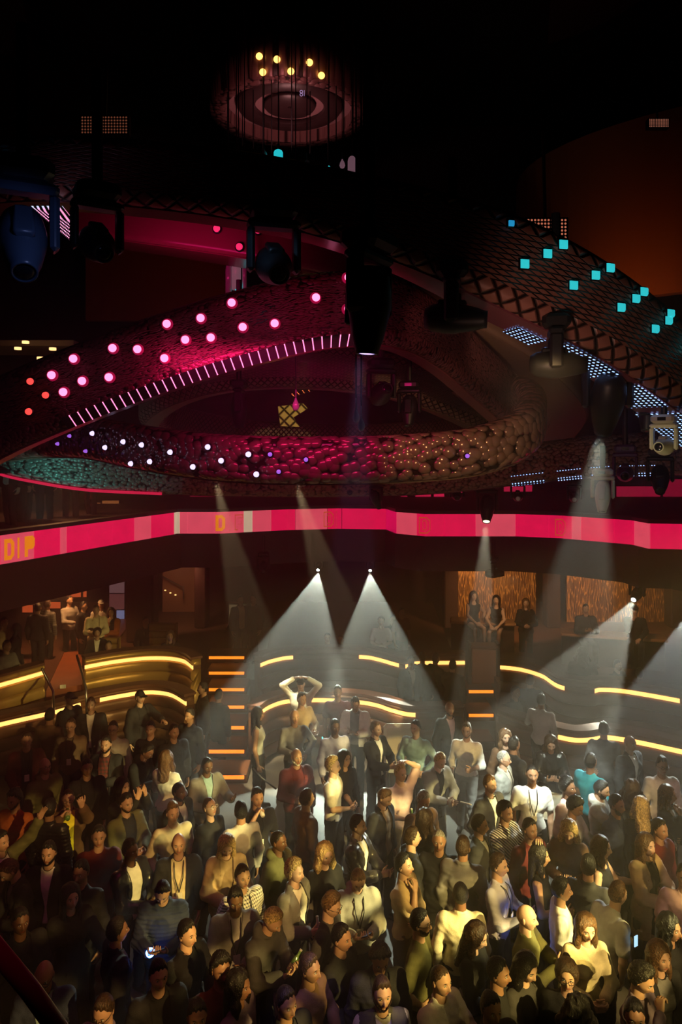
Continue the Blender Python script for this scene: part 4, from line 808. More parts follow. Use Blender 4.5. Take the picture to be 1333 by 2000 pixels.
# ---------------------------------------------------------------- people: bodies grown as one smooth surface
def surfnet(D, org, h):
    s = D < 0; c = [s[i:s.shape[0]-1+i, j:s.shape[1]-1+j, k:s.shape[2]-1+k] for i in (0, 1) for j in (0, 1) for k in (0, 1)]
    cnt = sum(x.astype(np.int8) for x in c); mixed = (cnt > 0) & (cnt < 8)
    I = np.argwhere(mixed); n = len(I); cid = np.full(mixed.shape, -1, np.int32); cid[mixed] = np.arange(n)
    acc = np.zeros((n, 3)); num = np.zeros(n); i, j, k = I.T
    offs = [(a, b, d) for a in (0, 1) for b in (0, 1) for d in (0, 1)]
    for ax in range(3):
        for o in offs:
            if o[ax]: continue
            q = list(o); q[ax] = 1
            d0 = D[i+o[0], j+o[1], k+o[2]]; d1 = D[i+q[0], j+q[1], k+q[2]]; m = (d0 < 0) != (d1 < 0)
            t = np.where(m, d0/np.where(np.abs(d0-d1) < 1e-9, 1, d0-d1), 0)
            pos = np.tile(np.array(o, float), (n, 1)); pos[:, ax] = t
            acc += pos*m[:, None]; num += m
    V = (I+acc/np.maximum(num, 1)[:, None])*h+org
    Q = []
    for ax in range(3):
        sl0 = [slice(None)]*3; sl1 = [slice(None)]*3; sl0[ax] = slice(0, -1); sl1[ax] = slice(1, None)
        a = s[tuple(sl0)]; b = s[tuple(sl1)]; E = np.argwhere(a != b)
        u, v = [(1, 2), (2, 0), (0, 1)][ax]
        ok = (E[:, u] > 0) & (E[:, v] > 0) & (E[:, u] < D.shape[u]-1) & (E[:, v] < D.shape[v]-1); E = E[ok]
        sg = s[E[:, 0], E[:, 1], E[:, 2]]
        def g(du, dv):
            e = E.copy(); e[:, u] += du; e[:, v] += dv; return cid[e[:, 0], e[:, 1], e[:, 2]]
        q = np.stack([g(-1, -1), g(0, -1), g(0, 0), g(-1, 0)], 1); q[~sg] = q[~sg][:, ::-1]; Q.append(q)
    return V, np.concatenate(Q)
def sdf(prims, h, post=None, pad=0.03):
    P_ = [(np.array(a, float), np.array(b, float), ra, rb, f, k) for a, b, ra, rb, f, k in prims]
    lo = np.min([np.minimum(a, b)-max(ra, rb) for a, b, ra, rb, f, k in P_], 0)-pad; hi = np.max([np.maximum(a, b)+max(ra, rb) for a, b, ra, rb, f, k in P_], 0)+pad
    n = np.ceil((hi-lo)/h).astype(int)+1; D = np.full(n, 0.1, np.float32)
    ax = [(lo[i]+np.arange(n[i])*h).astype(np.float32) for i in range(3)]
    for a, b, ra, rb, f, k in P_:
        R = max(ra, rb)+k+h*2; l_ = np.maximum(((np.minimum(a, b)-R-lo)/h).astype(int), 0); u_ = np.minimum(((np.maximum(a, b)+R-lo)/h).astype(int)+2, n)
        X = ax[0][l_[0]:u_[0], None, None]; Y = ax[1][None, l_[1]:u_[1], None]; Z = ax[2][None, None, l_[2]:u_[2]]
        iy = 1/f; ba = (b-a)*[1, iy, 1]; L = float(ba@ba)+1e-12; px, py, pz = X-a[0], (Y-a[1])*iy, Z-a[2]
        t = np.clip((px*ba[0]+py*ba[1]+pz*ba[2])/L, 0, 1)
        d = np.sqrt((px-t*ba[0])**2+(py-t*ba[1])**2+(pz-t*ba[2])**2)-(ra+(rb-ra)*t)
        if f < 1: d = d*(.5+.5*f)
        E = D[l_[0]:u_[0], l_[1]:u_[1], l_[2]:u_[2]]
        if k > 0:
            hh = np.maximum(k-np.abs(E-d), 0)/k; E[...] = np.minimum(E, d)-hh*hh*k*.25
        else: E[...] = np.minimum(E, d)
    if post is not None:
        X, Y, Z = np.meshgrid(*ax, indexing='ij', sparse=True); D = post(X, Y, Z, D)
    D[0] = D[-1] = .1; D[:, 0] = D[:, -1] = .1; D[:, :, 0] = D[:, :, -1] = .1
    return surfnet(D, lo, h)
def mkmesh(name, V, Q, nm=1, mi=None, tris=None):
    V = np.asarray(V, np.float32); me = bpy.data.meshes.new(name); me.vertices.add(len(V)); me.vertices.foreach_set('co', V.ravel())
    Q = np.asarray(Q, np.int32); n = len(Q); me.loops.add(4*n); me.loops.foreach_set('vertex_index', Q.ravel())
    me.polygons.add(n); me.polygons.foreach_set('loop_start', np.arange(0, 4*n, 4, dtype=np.int32))
    try: me.polygons.foreach_set('loop_total', np.full(n, 4, np.int32))
    except Exception: pass
    me.polygons.foreach_set('use_smooth', np.ones(n, bool))
    for _ in range(nm): me.materials.append(None)
    if mi is not None: me.polygons.foreach_set('material_index', np.asarray(mi, np.int32))
    me.update(calc_edges=True); me.validate(); return me
def V3(*a): return np.array(a, float)
def nrm(v): v = np.asarray(v, float); return v/(np.linalg.norm(v)+1e-9)
def ss(a, b, x): t = np.clip((x-a)/(b-a), 0, 1); return t*t*(3-2*t)
# --- head: a face sculpted on a lat/long grid, looking along -Y
def head_grid(NL, NT, fem=0):
    t = np.linspace(0, 2*np.pi, NL, endpoint=False); th = t-.42*np.sin(t)     # denser round the face
    ph = np.linspace(-np.pi/2, np.pi/2, NT); TH, PH = np.meshgrid(th, ph)
    dx, dy, dz = np.sin(TH)*np.cos(PH), -np.cos(TH)*np.cos(PH), np.sin(PH)
    dn = np.maximum(-dz, 0); up = np.maximum(dz, 0)
    x = .075*dx*(1-.30*dn**1.7)*(1-.06*up**2); y = np.where(dy < 0, .088*dy*(1-.10*dn**2), .104*dy*(1-.42*dn**1.2)); z = np.where(dz > 0, .113*dz, .116*dz)
    y = y-.010*dn*(dy < .3)
    fr = ss(.15, .65, -dy)
    ax = np.abs(x)
    g = lambda a, b: np.exp(-a*a-b*b)
    nose = (.024-.004*fem)*np.exp(-(x/.0105)**2)*ss(.022, -.026, z)*ss(-.050, -.034, z)+.006*g((ax-.011)/.007, (z+.034)/.009)
    d = nose-.010*g((ax-.030)/.015, (z-.006)/.011)+.0055*np.exp(-((z-.028)/.010)**2)*np.exp(-((ax-.022)/.026)**2)*(1-.6*fem)
    d = d+.006*g(x/.021, (z+.061)/.0085)-.004*g(x/.024, (z+.076)/.007)+.008*g(x/.022, (z+.098)/.014)+.004*g((ax-.047)/.018, (z+.018)/.018)-.003*g((ax-.048)/.014, (z+.058)/.02)
    y = y-d*fr
    return x, y, z, dx, dy, dz
def grid_quads(NL, NT):
    i, j = np.meshgrid(np.arange(NT-1), np.arange(NL), indexing='ij'); a = i*NL+j; b = i*NL+(j+1) % NL
    return np.stack([a, b, b+NL, a+NL], -1).reshape(-1, 4)
def ellip(c, r, n=10, m=7):
    t = np.linspace(0, 2*np.pi, n, endpoint=False); p = np.linspace(-np.pi/2, np.pi/2, m); T, P2 = np.meshgrid(t, p)
    V = np.stack([c[0]+r[0]*np.cos(T)*np.cos(P2), c[1]+r[1]*np.sin(T)*np.cos(P2), c[2]+r[2]*np.sin(P2)], -1).reshape(-1, 3)
    return V, grid_quads(n, m)
def merge(parts):
    V = []; Q = []; M = []; o = 0
    for v, q, m in parts:
        V.append(np.asarray(v)); Q.append(np.asarray(q)+o); M.append(np.asarray(m) if hasattr(m, '__len__') else np.full(len(q), m)); o += len(v)
    return np.concatenate(V), np.concatenate(Q), np.concatenate(M)
_hc = {}
def head_geo(lod, fem):
    k = (lod, fem)
    if k not in _hc:
        NL, NT = ((60, 46), (40, 32), (26, 20))[lod]
        x, y, z, dx, dy, dz = head_grid(NL, NT, fem); V = np.stack([x, y, z], -1).reshape(-1, 3); Q = grid_quads(NL, NT)
        c = V[Q].mean(1); mi = ((np.abs(c[:, 2]+.061) < .0085) & (np.abs(c[:, 0]) < .024) & (c[:, 1] < -.05)).astype(int)
        ps = [(V, Q, mi)]
        for s in (-1, 1):
            v, q = ellip((s*.0745, .012, -.004), (.009, .017, .030)); ps.append((v, q, 0))
            ey = -.0815+.002*fem; v, q = ellip((s*.030, ey+.008, .006), (.0125, .0105, .0085)); cc_ = v[q].mean(1)
            ps.append((v, q, np.where((np.abs(cc_[:, 0]-s*.030) < .0062) & (cc_[:, 1] < ey+.004), 3, 2)))
        _hc[k] = merge(ps)
    return _hc[k]
def TH_(dx, dy): return np.arctan2(dx, -dy)
def hair_geo(style, lod, seed=0):
    """hair on the head's own grid for cropped styles, a grown shape for long ones; head-local, facing -Y"""
    r_ = np.random.default_rng(seed+5)
    brows = []
    for s in (-1, 1):
        v, q = ellip((s*.030, -.0845, .0275), (.0165, .0045, .0035)); v[:, 2] += -.12*np.abs(v[:, 0]-s*.022)+.001; v[:, 1] += 2.2*np.maximum(0, np.abs(v[:, 0])-.018)**1.0*.18
        brows.append((v, q, 0))
    if style == 'bald': return merge(brows)
    if style in ('short', 'buzz', 'curly', 'quiff', 'slick', 'fringe'):
        NL, NT = ((60, 46), (40, 32), (26, 20))[lod]; x, y, z, dx, dy, dz = head_grid(NL, NT)
        f = -dy; hl = np.interp(f, [-1, -.3, -.05, .12, .42, .62, .8, 1], [-.075, -.058, -.030, .004, .056, .078, .084, .086])
        if style == 'fringe': hl = np.interp(f, [-1, -.3, -.05, .12, .42, .62, 1], [-.075, -.060, -.035, -.0, .04, .055, .045]); hl = np.where(dz > .82, 9, hl) if seed % 2 else hl
        hl = hl+.007*np.sin(TH_(dx, dy)*9+seed)*(np.abs(hl) < 1)
        e = np.clip((z-hl)/.030, 0, 1); n_ = (np.sin(dx*31+seed)*np.sin(dy*27+1)*np.sin(dz*23+2)+np.sin(dx*67)*np.sin(dy*59+seed)*np.sin(dz*71))*.5
        T = {'short': .007+.014*ss(.3, .95, dz), 'buzz': .0045+0*dz, 'curly': .026+.010*ss(.1, .9, dz), 'quiff': .008+.026*ss(.45, .95, dz)*(1+.7*ss(.2, .8, f)), 'slick': .007+.010*ss(.5, .95, dz), 'fringe': .008+.01*ss(.3, .9, dz)}[style]
        A = {'short': .004, 'buzz': .001, 'curly': .012, 'quiff': .006, 'slick': .002, 'fringe': .004}[style]
        th = e**.75*(T+A*n_)-.0035*(1-e)**3+.001; l = np.sqrt(x*x+y*y+z*z); V = np.stack([x*(1+th/l), y*(1+th/l), z*(1+th/l)], -1).reshape(-1, 3); Q = grid_quads(NL, NT)
        ok = (z >= hl-.004).reshape(-1); Q = Q[ok[Q].all(1)]
        used = np.unique(Q); mp = -np.ones(len(V), int); mp[used] = np.arange(len(used))
        return merge([(V[used], mp[Q], 0)]+brows)
    h = (.0075, .010, .014)[lod]; pr = [((0, .012, .015), (0, .018, .035), .102, .100, 1, 0)]
    if style in ('long', 'wavy', 'curlylong'):
        L = {'long': -.30, 'wavy': -.24, 'curlylong': -.17}[style]; w = {'long': 0, 'wavy': .01, 'curlylong': .03}[style]
        for s in (-1, 1):
            pr += [((s*.066, .0, .02), (s*(.078+w), -.012, -.12), .030, .034+w, 1, .02), ((s*(.078+w), -.012, -.12), (s*(.085+w), -.03, L), .032+w, .014, 1, .02),
                   ((s*.045, .07, .0), (s*.055, .085, L-.02), .045, .03+w, 1, .03)]
        pr += [((0, .08, 0), (0, .10, L-.03), .05, .035+w, 1, .03)]
    if style == 'pony': pr += [((0, .10, .03), (0, .15, -.02), .028, .03, 1, .01), ((0, .15, -.02), (0, .14, -.22), .032, .012, 1, .01)]
    if style == 'bun': pr += [((0, .10, .06), (0, .13, .07), .035, .035, 1, .01)]
    am = {'curlylong': .010, 'wavy': .005}.get(style, .003); fq = {'curlylong': 70}.get(style, 95)
    def post(X, Y, Z, D):
        D = D+am*np.sin(fq*X+4*np.sin(Z*22))*np.sin(fq*.8*Y+Z*12)
        fc = np.sqrt((X/.066)**2+((Y+.085)/.085)**2+((Z+.012)/.088)**2)-1
        nk = np.sqrt((X/.058)**2+((Y+.05)/.07)**2)-1; nk = np.maximum(nk, Z+.05)
        return np.maximum(np.maximum(D, -np.minimum(fc, nk)*.06), .0-(Z+9))
    V, Q = sdf(pr, h, post); return merge([(V, Q, 0)]+brows)
def beard_geo(kind, lod):
    NL, NT = ((60, 46), (40, 32), (26, 20))[lod]; x, y, z, dx, dy, dz = head_grid(NL, NT); f = -dy
    top = np.interp(np.abs(x), [0, .014, .03, .045, .06, .08], [-.046, -.046, -.056, -.044, -.030, -.005]); reg = (z < top) & (f > .02) & (z > -.12)
    mouth = (np.abs(z+.061) < .0075) & (np.abs(x) < .022) & (f > .3); reg &= ~mouth
    if kind == 'goatee': reg &= np.abs(x) < .032
    th = {'full': .013, 'stubble': .003, 'goatee': .009}[kind]*ss(0, .02, top-z)+.002; l = np.sqrt(x*x+y*y+z*z)
    V = np.stack([x*(1+th/l), y*(1+th/l), z*(1+th/l)], -1).reshape(-1, 3); Q = grid_quads(NL, NT); ok = reg.reshape(-1); Q = Q[ok[Q].all(1)]
    used = np.unique(Q); mp = -np.ones(len(V), int); mp[used] = np.arange(len(used)); return V[used], mp[Q]
# --- skeleton and poses.  side +1 is the person's left hand (+X when facing -Y)
ARM = {   # wrist (x outward, y, z), elbow pole, finger direction or None, palm normal (x outward), curl
 'down': ((.235, -.03, .83), (.3, .3, 0), None, (-1, 0, 0), 28), 'pocket': ((.20, -.02, .90), (.6, .5, 0), None, (-1, .2, 0), 30),
 'hip': ((.19, -.06, .99), (1, .5, -.1), (-.5, -.6, -.5), (-.5, .6, 0), 40), 'hold': ((.13, -.27, 1.14), (.5, .2, -1), (-.25, -1, .15), (-1, 0, 0), 62),
 'holdlow': ((.17, -.25, 1.02), (.4, .4, -1), (-.15, -1, 0), (-1, 0, 0), 62), 'drink': ((.085, -.205, 1.48), (.8, -.3, -1), (-.45, .25, .35), (-.8, 0, 0), 60),
 'phone': ((.085, -.29, 1.17), (.6, .3, -1), (-.5, -.7, .35), (-.1, .6, .8), 40), 'film': ((.075, -.36, 1.56), (.7, 0, -1), (-.25, -.1, 1), (-.35, 1, 0), 35),
 'filmhi': ((.17, -.40, 1.66), (.6, 0, -1), (-.15, -.2, 1), (-.35, 1, 0), 38), 'raise': ((.30, -.34, 1.86), (.6, 0, -1), (.1, -.35, .9), (-.4, -1, 0), 10),
 'head': ((.135, .01, 1.73), (1, .1, -.2), (-1, -.1, .35), (0, -.1, -1), 18), 'hat': ((.13, -.05, 1.74), (1, -.1, .1), (-.8, -.2, .2), (-.2, 0, -1), 25),
 'cross': ((-.10, -.215, 1.17), (.9, .1, -.6), (-1, .1, .1), (0, 1, 0), 30), 'clap': ((.035, -.29, 1.27), (.9, .2, -.8), (-.25, -.8, .55), (-1, 0, 0), 14),
 'clasp': ((.055, -.26, 1.10), (.8, .3, -.7), (-.6, -.7, 0), (-.6, .6, .2), 45), 'chin': ((.055, -.17, 1.40), (.5, -.1, -1), (-.35, .1, .9), (-.3, 1, 0), 50),
 'talk': ((.22, -.36, 1.22), (.5, .4, -1), (-.1, -.8, .4), (-.5, 0, 1), 24), 'reach': ((.12, -.52, 1.30), (.7, .2, -.8), (-.1, -1, .1), (-.3, 0, -1), 18),
 'back': ((.10, .13, .98), (.7, .8, 0), None, (0, 1, 0), 30), 'lap': ((.10, -.34, .66), (.7, .3, 0), (-.4, -.8, -.2), (-.2, 0, -1), 25), 'brace': ((.26, -.06, .60), (.4, .4, 0), (.1, -.8, -.3), (0, 0, -1), 14),
 'claplow': ((.05, -.30, 1.12), (.9, .2, -.8), (-.3, -.9, .25), (-1, 0, .1), 16), 'up': ((.22, -.14, 1.95), (1, -.2, 0), (-.1, -.1, 1), (-.3, -1, 0), 14)}
POSE = {'stand': ('down', 'down'), 'stand2': ('down', 'pocket'), 'hips': ('hip', 'hip'), 'drinkhold': ('down', 'hold'), 'drinkhold2': ('pocket', 'holdlow'), 'drink': ('down', 'drink'), 'drinkhand': ('clasp', 'drink'),
 'phone': ('phone', 'phone'), 'film': ('film', 'film'), 'selfie': ('filmhi', 'drink'), 'filmone': ('filmhi', 'down'), 'clap': ('clap', 'clap'), 'cross': ('cross', 'cross'), 'raise': ('raise', 'down'), 'headhand': ('head', 'hold'),
 'chin': ('cross', 'chin'), 'chinup': ('cross', 'chin'), 'talk': ('talk', 'down'), 'talk2': ('talk', 'hold'), 'hat': ('hat', 'hat'), 'clasp': ('clasp', 'clasp'), 'reach': ('reach', 'down'), 'back': ('back', 'back'),
 'claplow': ('claplow', 'claplow'), 'hiphold': ('hip', 'hold'), 'sit': ('lap', 'lap'), 'sitbrace': ('brace', 'lap'), 'sitchin': ('lap', 'chin'), 'sitphone': ('phone', 'phone'), 'raise2': ('up', 'hold'), 'bothup': ('up', 'chin')}
def Rx(a): c, s = math.cos(a), math.sin(a); return np.array([[1, 0, 0], [0, c, -s], [0, s, c]])
def Rz(a): c, s = math.cos(a), math.sin(a); return np.array([[c, -s, 0], [s, c, 0], [0, 0, 1]])
def skeleton(pose, fem, lean, yaw, pitch, flip):
    J = {}; sit = pose.startswith('sit'); pz = .56 if sit else .95; R = Rx(math.radians(lean)); R2 = Rx(math.radians(lean*1.25))
    J['p0'] = V3(0, 0, pz); J['p1'] = J['p0']+R@V3(0, 0, .31); J['p2'] = J['p1']+R2@V3(0, .012, .20); J['R'] = R
    HR = Rz(math.radians(yaw))@Rx(math.radians(pitch+lean*.4)); J['HR'] = HR; J['p3'] = J['p2']+R2@V3(0, -.012, .085)+HR@V3(0, -.008, .088)
    sw = .150 if fem else .178; off = J['p1']-V3(0, 0, pz+.31); dz = pz-.95
    arms = POSE[pose]; arms = arms[::-1] if flip else arms
    for s, an in ((1, arms[0]), (-1, arms[1])):
        w, pole, f, nn, curl = ARM[an]; S = J['p1']+R@V3(s*sw, .012, .135); Wt = V3(s*w[0], w[1], w[2]) + off*(1.15 if w[2] > 1.05 else .6)
        if sit and w[2] > .9: Wt = Wt+V3(0, 0, dz)
        if an in ('chin', 'drink', 'film', 'head', 'hat', 'filmhi'): Wt = Wt+(J['p3']-V3(0, -.02, 1.615+dz))*.9-off*1.15
        a, b = .285, .255; d = Wt-S; L = np.linalg.norm(d)
        if L > a+b-.01: Wt = S+d/L*(a+b-.01); d = Wt-S; L = a+b-.01
        u = d/L; pl = V3(s*pole[0], pole[1], pole[2]); pl = nrm(pl-u*(pl@u)); ca = np.clip((a*a+L*L-b*b)/(2*a*L), -1, 1); E = S+u*a*ca+pl*a*math.sqrt(1-ca*ca)
        ff = nrm(Wt-E) if f is None else nrm(V3(s*f[0], f[1], f[2])*.75+nrm(Wt-E)*.25); n2 = V3(s*nn[0], nn[1], nn[2]); n2 = nrm(n2-ff*(n2@ff)); th = -np.cross(ff, n2)*s
        J['S%d' % s] = S; J['E%d' % s] = E; J['W%d' % s] = Wt; J['H%d' % s] = (ff, n2, th, curl)
    for s in (1, -1):
        hp = V3(s*.088, 0, pz-.03)
        if sit: k = V3(s*.12, -.42, .50); an_ = V3(s*.11, -.44-.03*s, .09)
        else: k = V3(s*.098, -.025-.03*s, .50); an_ = V3(s*.105, .02-.045*s, .085)
        J['h%d' % s] = hp; J['k%d' % s] = k; J['a%d' % s] = an_
    return J
def torso_prims(J, e, fem, hem=None):
    R = J['R']; p0, p1, p2 = J['p0'], J['p1'], J['p2']; cw = .060 if fem else .078; r1 = .098 if fem else .112
    pr = [(p0+V3(-.06, 0, -.02), p0+V3(.06, 0, -.02), .112+e, .112+e, .82, .05), (p0+V3(0, 0, .02), p1, (.112 if fem else .128)+e, (.115 if fem else .135)+e, .74, .06),
          (p1+R@V3(-cw, .0, .03), p1+R@V3(cw, 0, .03), r1+e, r1+e, .84, .06), (J['S1']-R@V3(.02, 0, .01), J['S-1']-R@V3(-.02, 0, .01), .056+e, .056+e, .95, .05),
          (p1+R@V3(0, .0, .1), p2, .085+e, .058+e*.5, .9, .05)]
    if fem: pr += [(p1+R@V3(s*.055, -.062, .01), p1+R@V3(s*.052, -.07, .0), .05+e*.6, .05+e*.6, 1, .03) for s in (-1, 1)]
    return pr
def sleeve(J, s, e, to, we=.0):
    S, E, W_ = J['S%d' % s], J['E%d' % s], J['W%d' % s]; k = .03
    if to <= .5: return [(S, S+(E-S)*to*2, .056+e, .052+e+.008, 1, k)]
    r = .031+e+we; L = np.linalg.norm(W_-E); fr_ = min((to-.5)*2, 1-(r*.85-.012)/L) if to > .8 else (to-.5)*2
    return [(S, E, .055+e, .046+e, 1, k), (E, E+(W_-E)*fr_, .046+e, r, 1, k)]
def arm_prims(J, s): S, E, W_ = J['S%d' % s], J['E%d' % s], J['W%d' % s]; return [(S, E, .050, .038, 1, .03), (E, (E*.6+W_*.4), .040, .039, 1, .02), (E*.6+W_*.4, W_, .038, .026, 1, .02)]
def hand_prims(J, s):
    W_ = J['W%d' % s]; f, n, t, curl = J['H%d' % s]; E = J['E%d' % s]; q = nrm(E-W_); pr = [(W_+q*.05, W_+f*.012, .027, .025, 1, .012)]; c = math.radians(curl)
    for i, (o, L) in enumerate(((.030, .96), (.010, 1.06), (-.010, .99), (-.029, .80))):
        K = W_+f*(.092-.004*abs(i-1))+t*o; pr.append((W_+f*.02+t*o*.6, K, .0165, .0115, 1, .010)); cur = K; a = c*.75+.03*i
        for ln, r in ((.040, .0095), (.025, .0088), (.021, .0078)):
            d = f*math.cos(a)+n*math.sin(a); d = nrm(d+t*(.04*(1.5-i))); nx = cur+d*ln*L; pr.append((cur, nx, r, r*.93, 1, .0025)); cur = nx; a += c*.9
    cur = W_+f*.028+t*.022+n*.006; d = nrm(f*.72+t*.68+n*.25)
    for ln, r in ((.040, .0125), (.032, .0105), (.027, .009)):
        nx = cur+d*ln; pr.append((cur, nx, r, r*.92, 1, .006)); cur = nx; d = nrm(d+n*(.35*c+.05)+f*.25-t*.12*c)
    return pr
def leg_prims(J, s, e, to=1.0):
    h_, k, a = J['h%d' % s], J['k%d' % s], J['a%d' % s]
    return [(h_, k, .083+e, .055+e, 1, .04), (k, k+(a-k)*.35, .054+e, .054+e, 1, .03), (k+(a-k)*.35, k+(a-k)*to, .054+e, (.036+e*1.4), 1, .03)]
def wrinkle(a, sd):
    return lambda X, Y, Z: a*(np.sin(34*X+5*np.sin(17*Z+sd)+sd)*np.sin(27*Z+3*np.sin(21*X))+.7*np.sin(52*Z+9*X+sd)*np.sin(30*Y+2))
_bc = {}
def body_mesh(key, J, fem, lod, bare):
    k = ('body',)+key+(bare,)
    if k in _bc: return _bc[k]
    h = (.0115, .0145, .019)[lod]; pr = torso_prims(J, -.008, fem)+[(J['p2']-V3(0, 0, .03), J['p3']+J['HR']@V3(0, .018, -.06), .058 if not fem else .048, .055 if not fem else .046, 1, .02)]
    for s in (1, -1): pr += arm_prims(J, s)+leg_prims(J, s, -.008)
    V, Q = sdf(pr, h); ps = [(V, Q, 0)]
    for s in (1, -1): v, q = sdf(hand_prims(J, s), (.0058, .0075, .011)[lod], pad=.01); ps.append((v, q, 0))
    v, q, m = head_geo(lod, fem); ps.append((v@J['HR'].T+J['p3'], q, m))
    V, Q, M = merge(ps); me = mkmesh('body', V, Q, 4, M); _bc[k] = me; return me
def cloth_mesh(kind, key, J, fem, lod, sd):
    k = (kind,)+key
    if k in _bc: return _bc[k]
    h = (.0125, .0155, .020)[lod]; p0, p1, p2, R = J['p0'], J['p1'], J['p2'], J['R']; wr = wrinkle(.0035, sd % 4)
    e, to, hem, we = {'tee': (.013, .34, -.06, 0), 'polo': (.013, .36, -.05, 0), 'tank': (.008, 0, -.02, 0), 'shirt': (.014, .97, -.08, .004), 'rolled': (.014, .66, -.02, .012), 'sweater': (.019, .97, -.07, .006),
        'jacket': (.028, .98, -.09, .010), 'suit': (.026, .96, -.17, .008), 'hoodie': (.026, .97, -.10, .008), 'coat': (.034, .96, -.32, .012), 'puffer': (.029, .96, -.14, .004), 'inner': (.010, .9, -.05, 0), 'dress': (.010, 0, -.40, 0), 'blouse': (.016, .9, -.05, .012), 'vest': (.026, 0, -.10, 0)}[kind]
    pr = torso_prims(J, e, fem)
    if to: 
        for s in (1, -1): pr += sleeve(J, s, e*.8, to, we)
    if hem < -.12: pr.append((p0+V3(0, 0, -.02), p0+V3(0, .0, hem-.02), .135+e*.7, .15+e, .84, .04))
    col = p2+R@V3(0, -.008, .012)
    if kind in ('shirt', 'rolled', 'polo', 'suit', 'jacket', 'inner', 'coat', 'hoodie', 'puffer'):
        rr = .064 if kind in ('shirt', 'polo', 'inner', 'rolled') else .074; th = .010 if kind in ('shirt', 'polo', 'inner', 'rolled') else .016
        ang = [math.radians(a) for a in range(-60, 241, 30)]
        for a, b in zip(ang, ang[1:]): pr.append((col+V3(rr*math.cos(a), rr*.95*math.sin(a), .018*math.sin(a)), col+V3(rr*math.cos(b), rr*.95*math.sin(b), .018*math.sin(b)), th, th, 1, .012))
    if kind == 'hoodie': pr += [(col+V3(-.06, .075, .01), col+V3(.06, .075, .01), .045, .045, 1, .04), (col+V3(0, .085, .02), col+V3(0, .11, -.07), .05, .03, 1, .04)]
    zh = p0[2]+hem
    def post(X, Y, Z, D):
        D = D+wr(X, Y, Z)
        if kind == 'puffer': D = D+.006*np.sin(Z*150)
        D = np.maximum(D, zh-Z)
        c = p2+R@V3(0, -.035 if kind != 'tank' else -.05, .05); rad = .058 if kind != 'tank' else .10
        return np.maximum(D, rad-np.sqrt((X-c[0])**2+((Y-c[1])*.9)**2+(Z-c[2])**2))
    V, Q = sdf(pr, h, post)
    if kind in ('suit', 'jacket', 'coat', 'vest'):
        wt, wb, zb = {'suit': (.075, .010, 1.10), 'jacket': (.085, .072, .95), 'coat': (.075, .06, .9), 'vest': (.07, .015, 1.05)}[kind]; zt = p2[2]+.03; zb = zb-.95+p0[2]
        c = V[Q].mean(1); nr = np.cross(V[Q[:, 2]]-V[Q[:, 0]], V[Q[:, 3]]-V[Q[:, 1]]); nr /= np.linalg.norm(nr, axis=1)[:, None]+1e-9
        def w_(z): return wb+(wt-wb)*np.clip((z-zb)/(zt-zb), 0, 1)+np.where(z < zb, (zb-z)*.12, 0)
        axis_y = np.interp(c[:, 2], [p0[2], p1[2], p2[2]], [p0[1], p1[1], p2[1]])
        armfar = np.ones(len(c), bool)
        for s in (1, -1):
            for a, b in (('E', 'W'),):
                A, B = J[a+'%d' % s], J[b+'%d' % s]; t = np.clip(((c-A)@(B-A))/((B-A)@(B-A)), 0, 1.2); armfar &= np.linalg.norm(c-(A+t[:, None]*(B-A)), axis=1) > .07
        rm = (np.abs(c[:, 0]) < w_(c[:, 2])) & (c[:, 1] < axis_y-.04) & (nr[:, 1] < -.15) & armfar & (c[:, 2] < zt)
        Q = Q[~rm]; 
        # straighten the two front edges
        rv = np.abs(np.abs(V[:, 0])-w_(V[:, 2])) < h*1.0; ay = np.interp(V[:, 2], [p0[2], p1[2], p2[2]], [p0[1], p1[1], p2[1]])
        af = np.ones(len(V), bool)
        for s in (1, -1):
            A, B = J['E%d' % s], J['W%d' % s]; t = np.clip(((V-A)@(B-A))/((B-A)@(B-A)), 0, 1.2); af &= np.linalg.norm(V-(A+t[:, None]*(B-A)), axis=1) > .085
        rv &= (V[:, 1] < ay-.05) & af & (V[:, 2] < zt); V[rv, 0] = np.sign(V[rv, 0])*w_(V[rv, 2])
    me = mkmesh(kind, V, Q, 1); _bc[k] = me; return me
def pants_mesh(key, J, lod, kind='trousers'):
    k = (kind,)+key
    if k in _bc: return _bc[k]
    h = (.015, .018, .024)[lod]; p0 = J['p0']; pr = [(p0+V3(-.055, 0, -.02), p0+V3(.055, 0, -.02), .116, .116, .84, .05), (p0, p0+V3(0, 0, .05), .118, .115, .8, .05)]
    if kind == 'skirt': pr.append((p0, p0+V3(0, -.0, -.36), .13, .17, .85, .05))
    else:
        for s in (1, -1): pr += leg_prims(J, s, .014, .98)
    wr = wrinkle(.004, 1)
    def post(X, Y, Z, D): return np.maximum(np.maximum(D+wr(X, Y, Z), Z-(p0[2]+.07)), (p0[2]-.36-Z) if kind == 'skirt' else -9+0*Z)
    V, Q = sdf(pr, h, post); me = mkmesh(kind, V, Q, 1); _bc[k] = me; return me
def shoe_mesh(key, J, s, lod):
    k = ('shoe', s)+key
    if k in _bc: return _bc[k]
    a = J['a%d' % s]; z0 = a[2]-.085
    def post(X, Y, Z, D): return np.maximum(D, z0-Z)
    V, Q = sdf([((a[0], a[1]+.035, z0+.045), (a[0]+s*.01, a[1]-.14, z0+.032), .045, .042, 1, .02), ((a[0], a[1]+.01, z0+.05), (a[0], a[1], z0+.10), .045, .045, 1, .02)], (.012, .015, .02)[lod], post)
    me = mkmesh('shoe', V, Q, 1); _bc[k] = me; return me
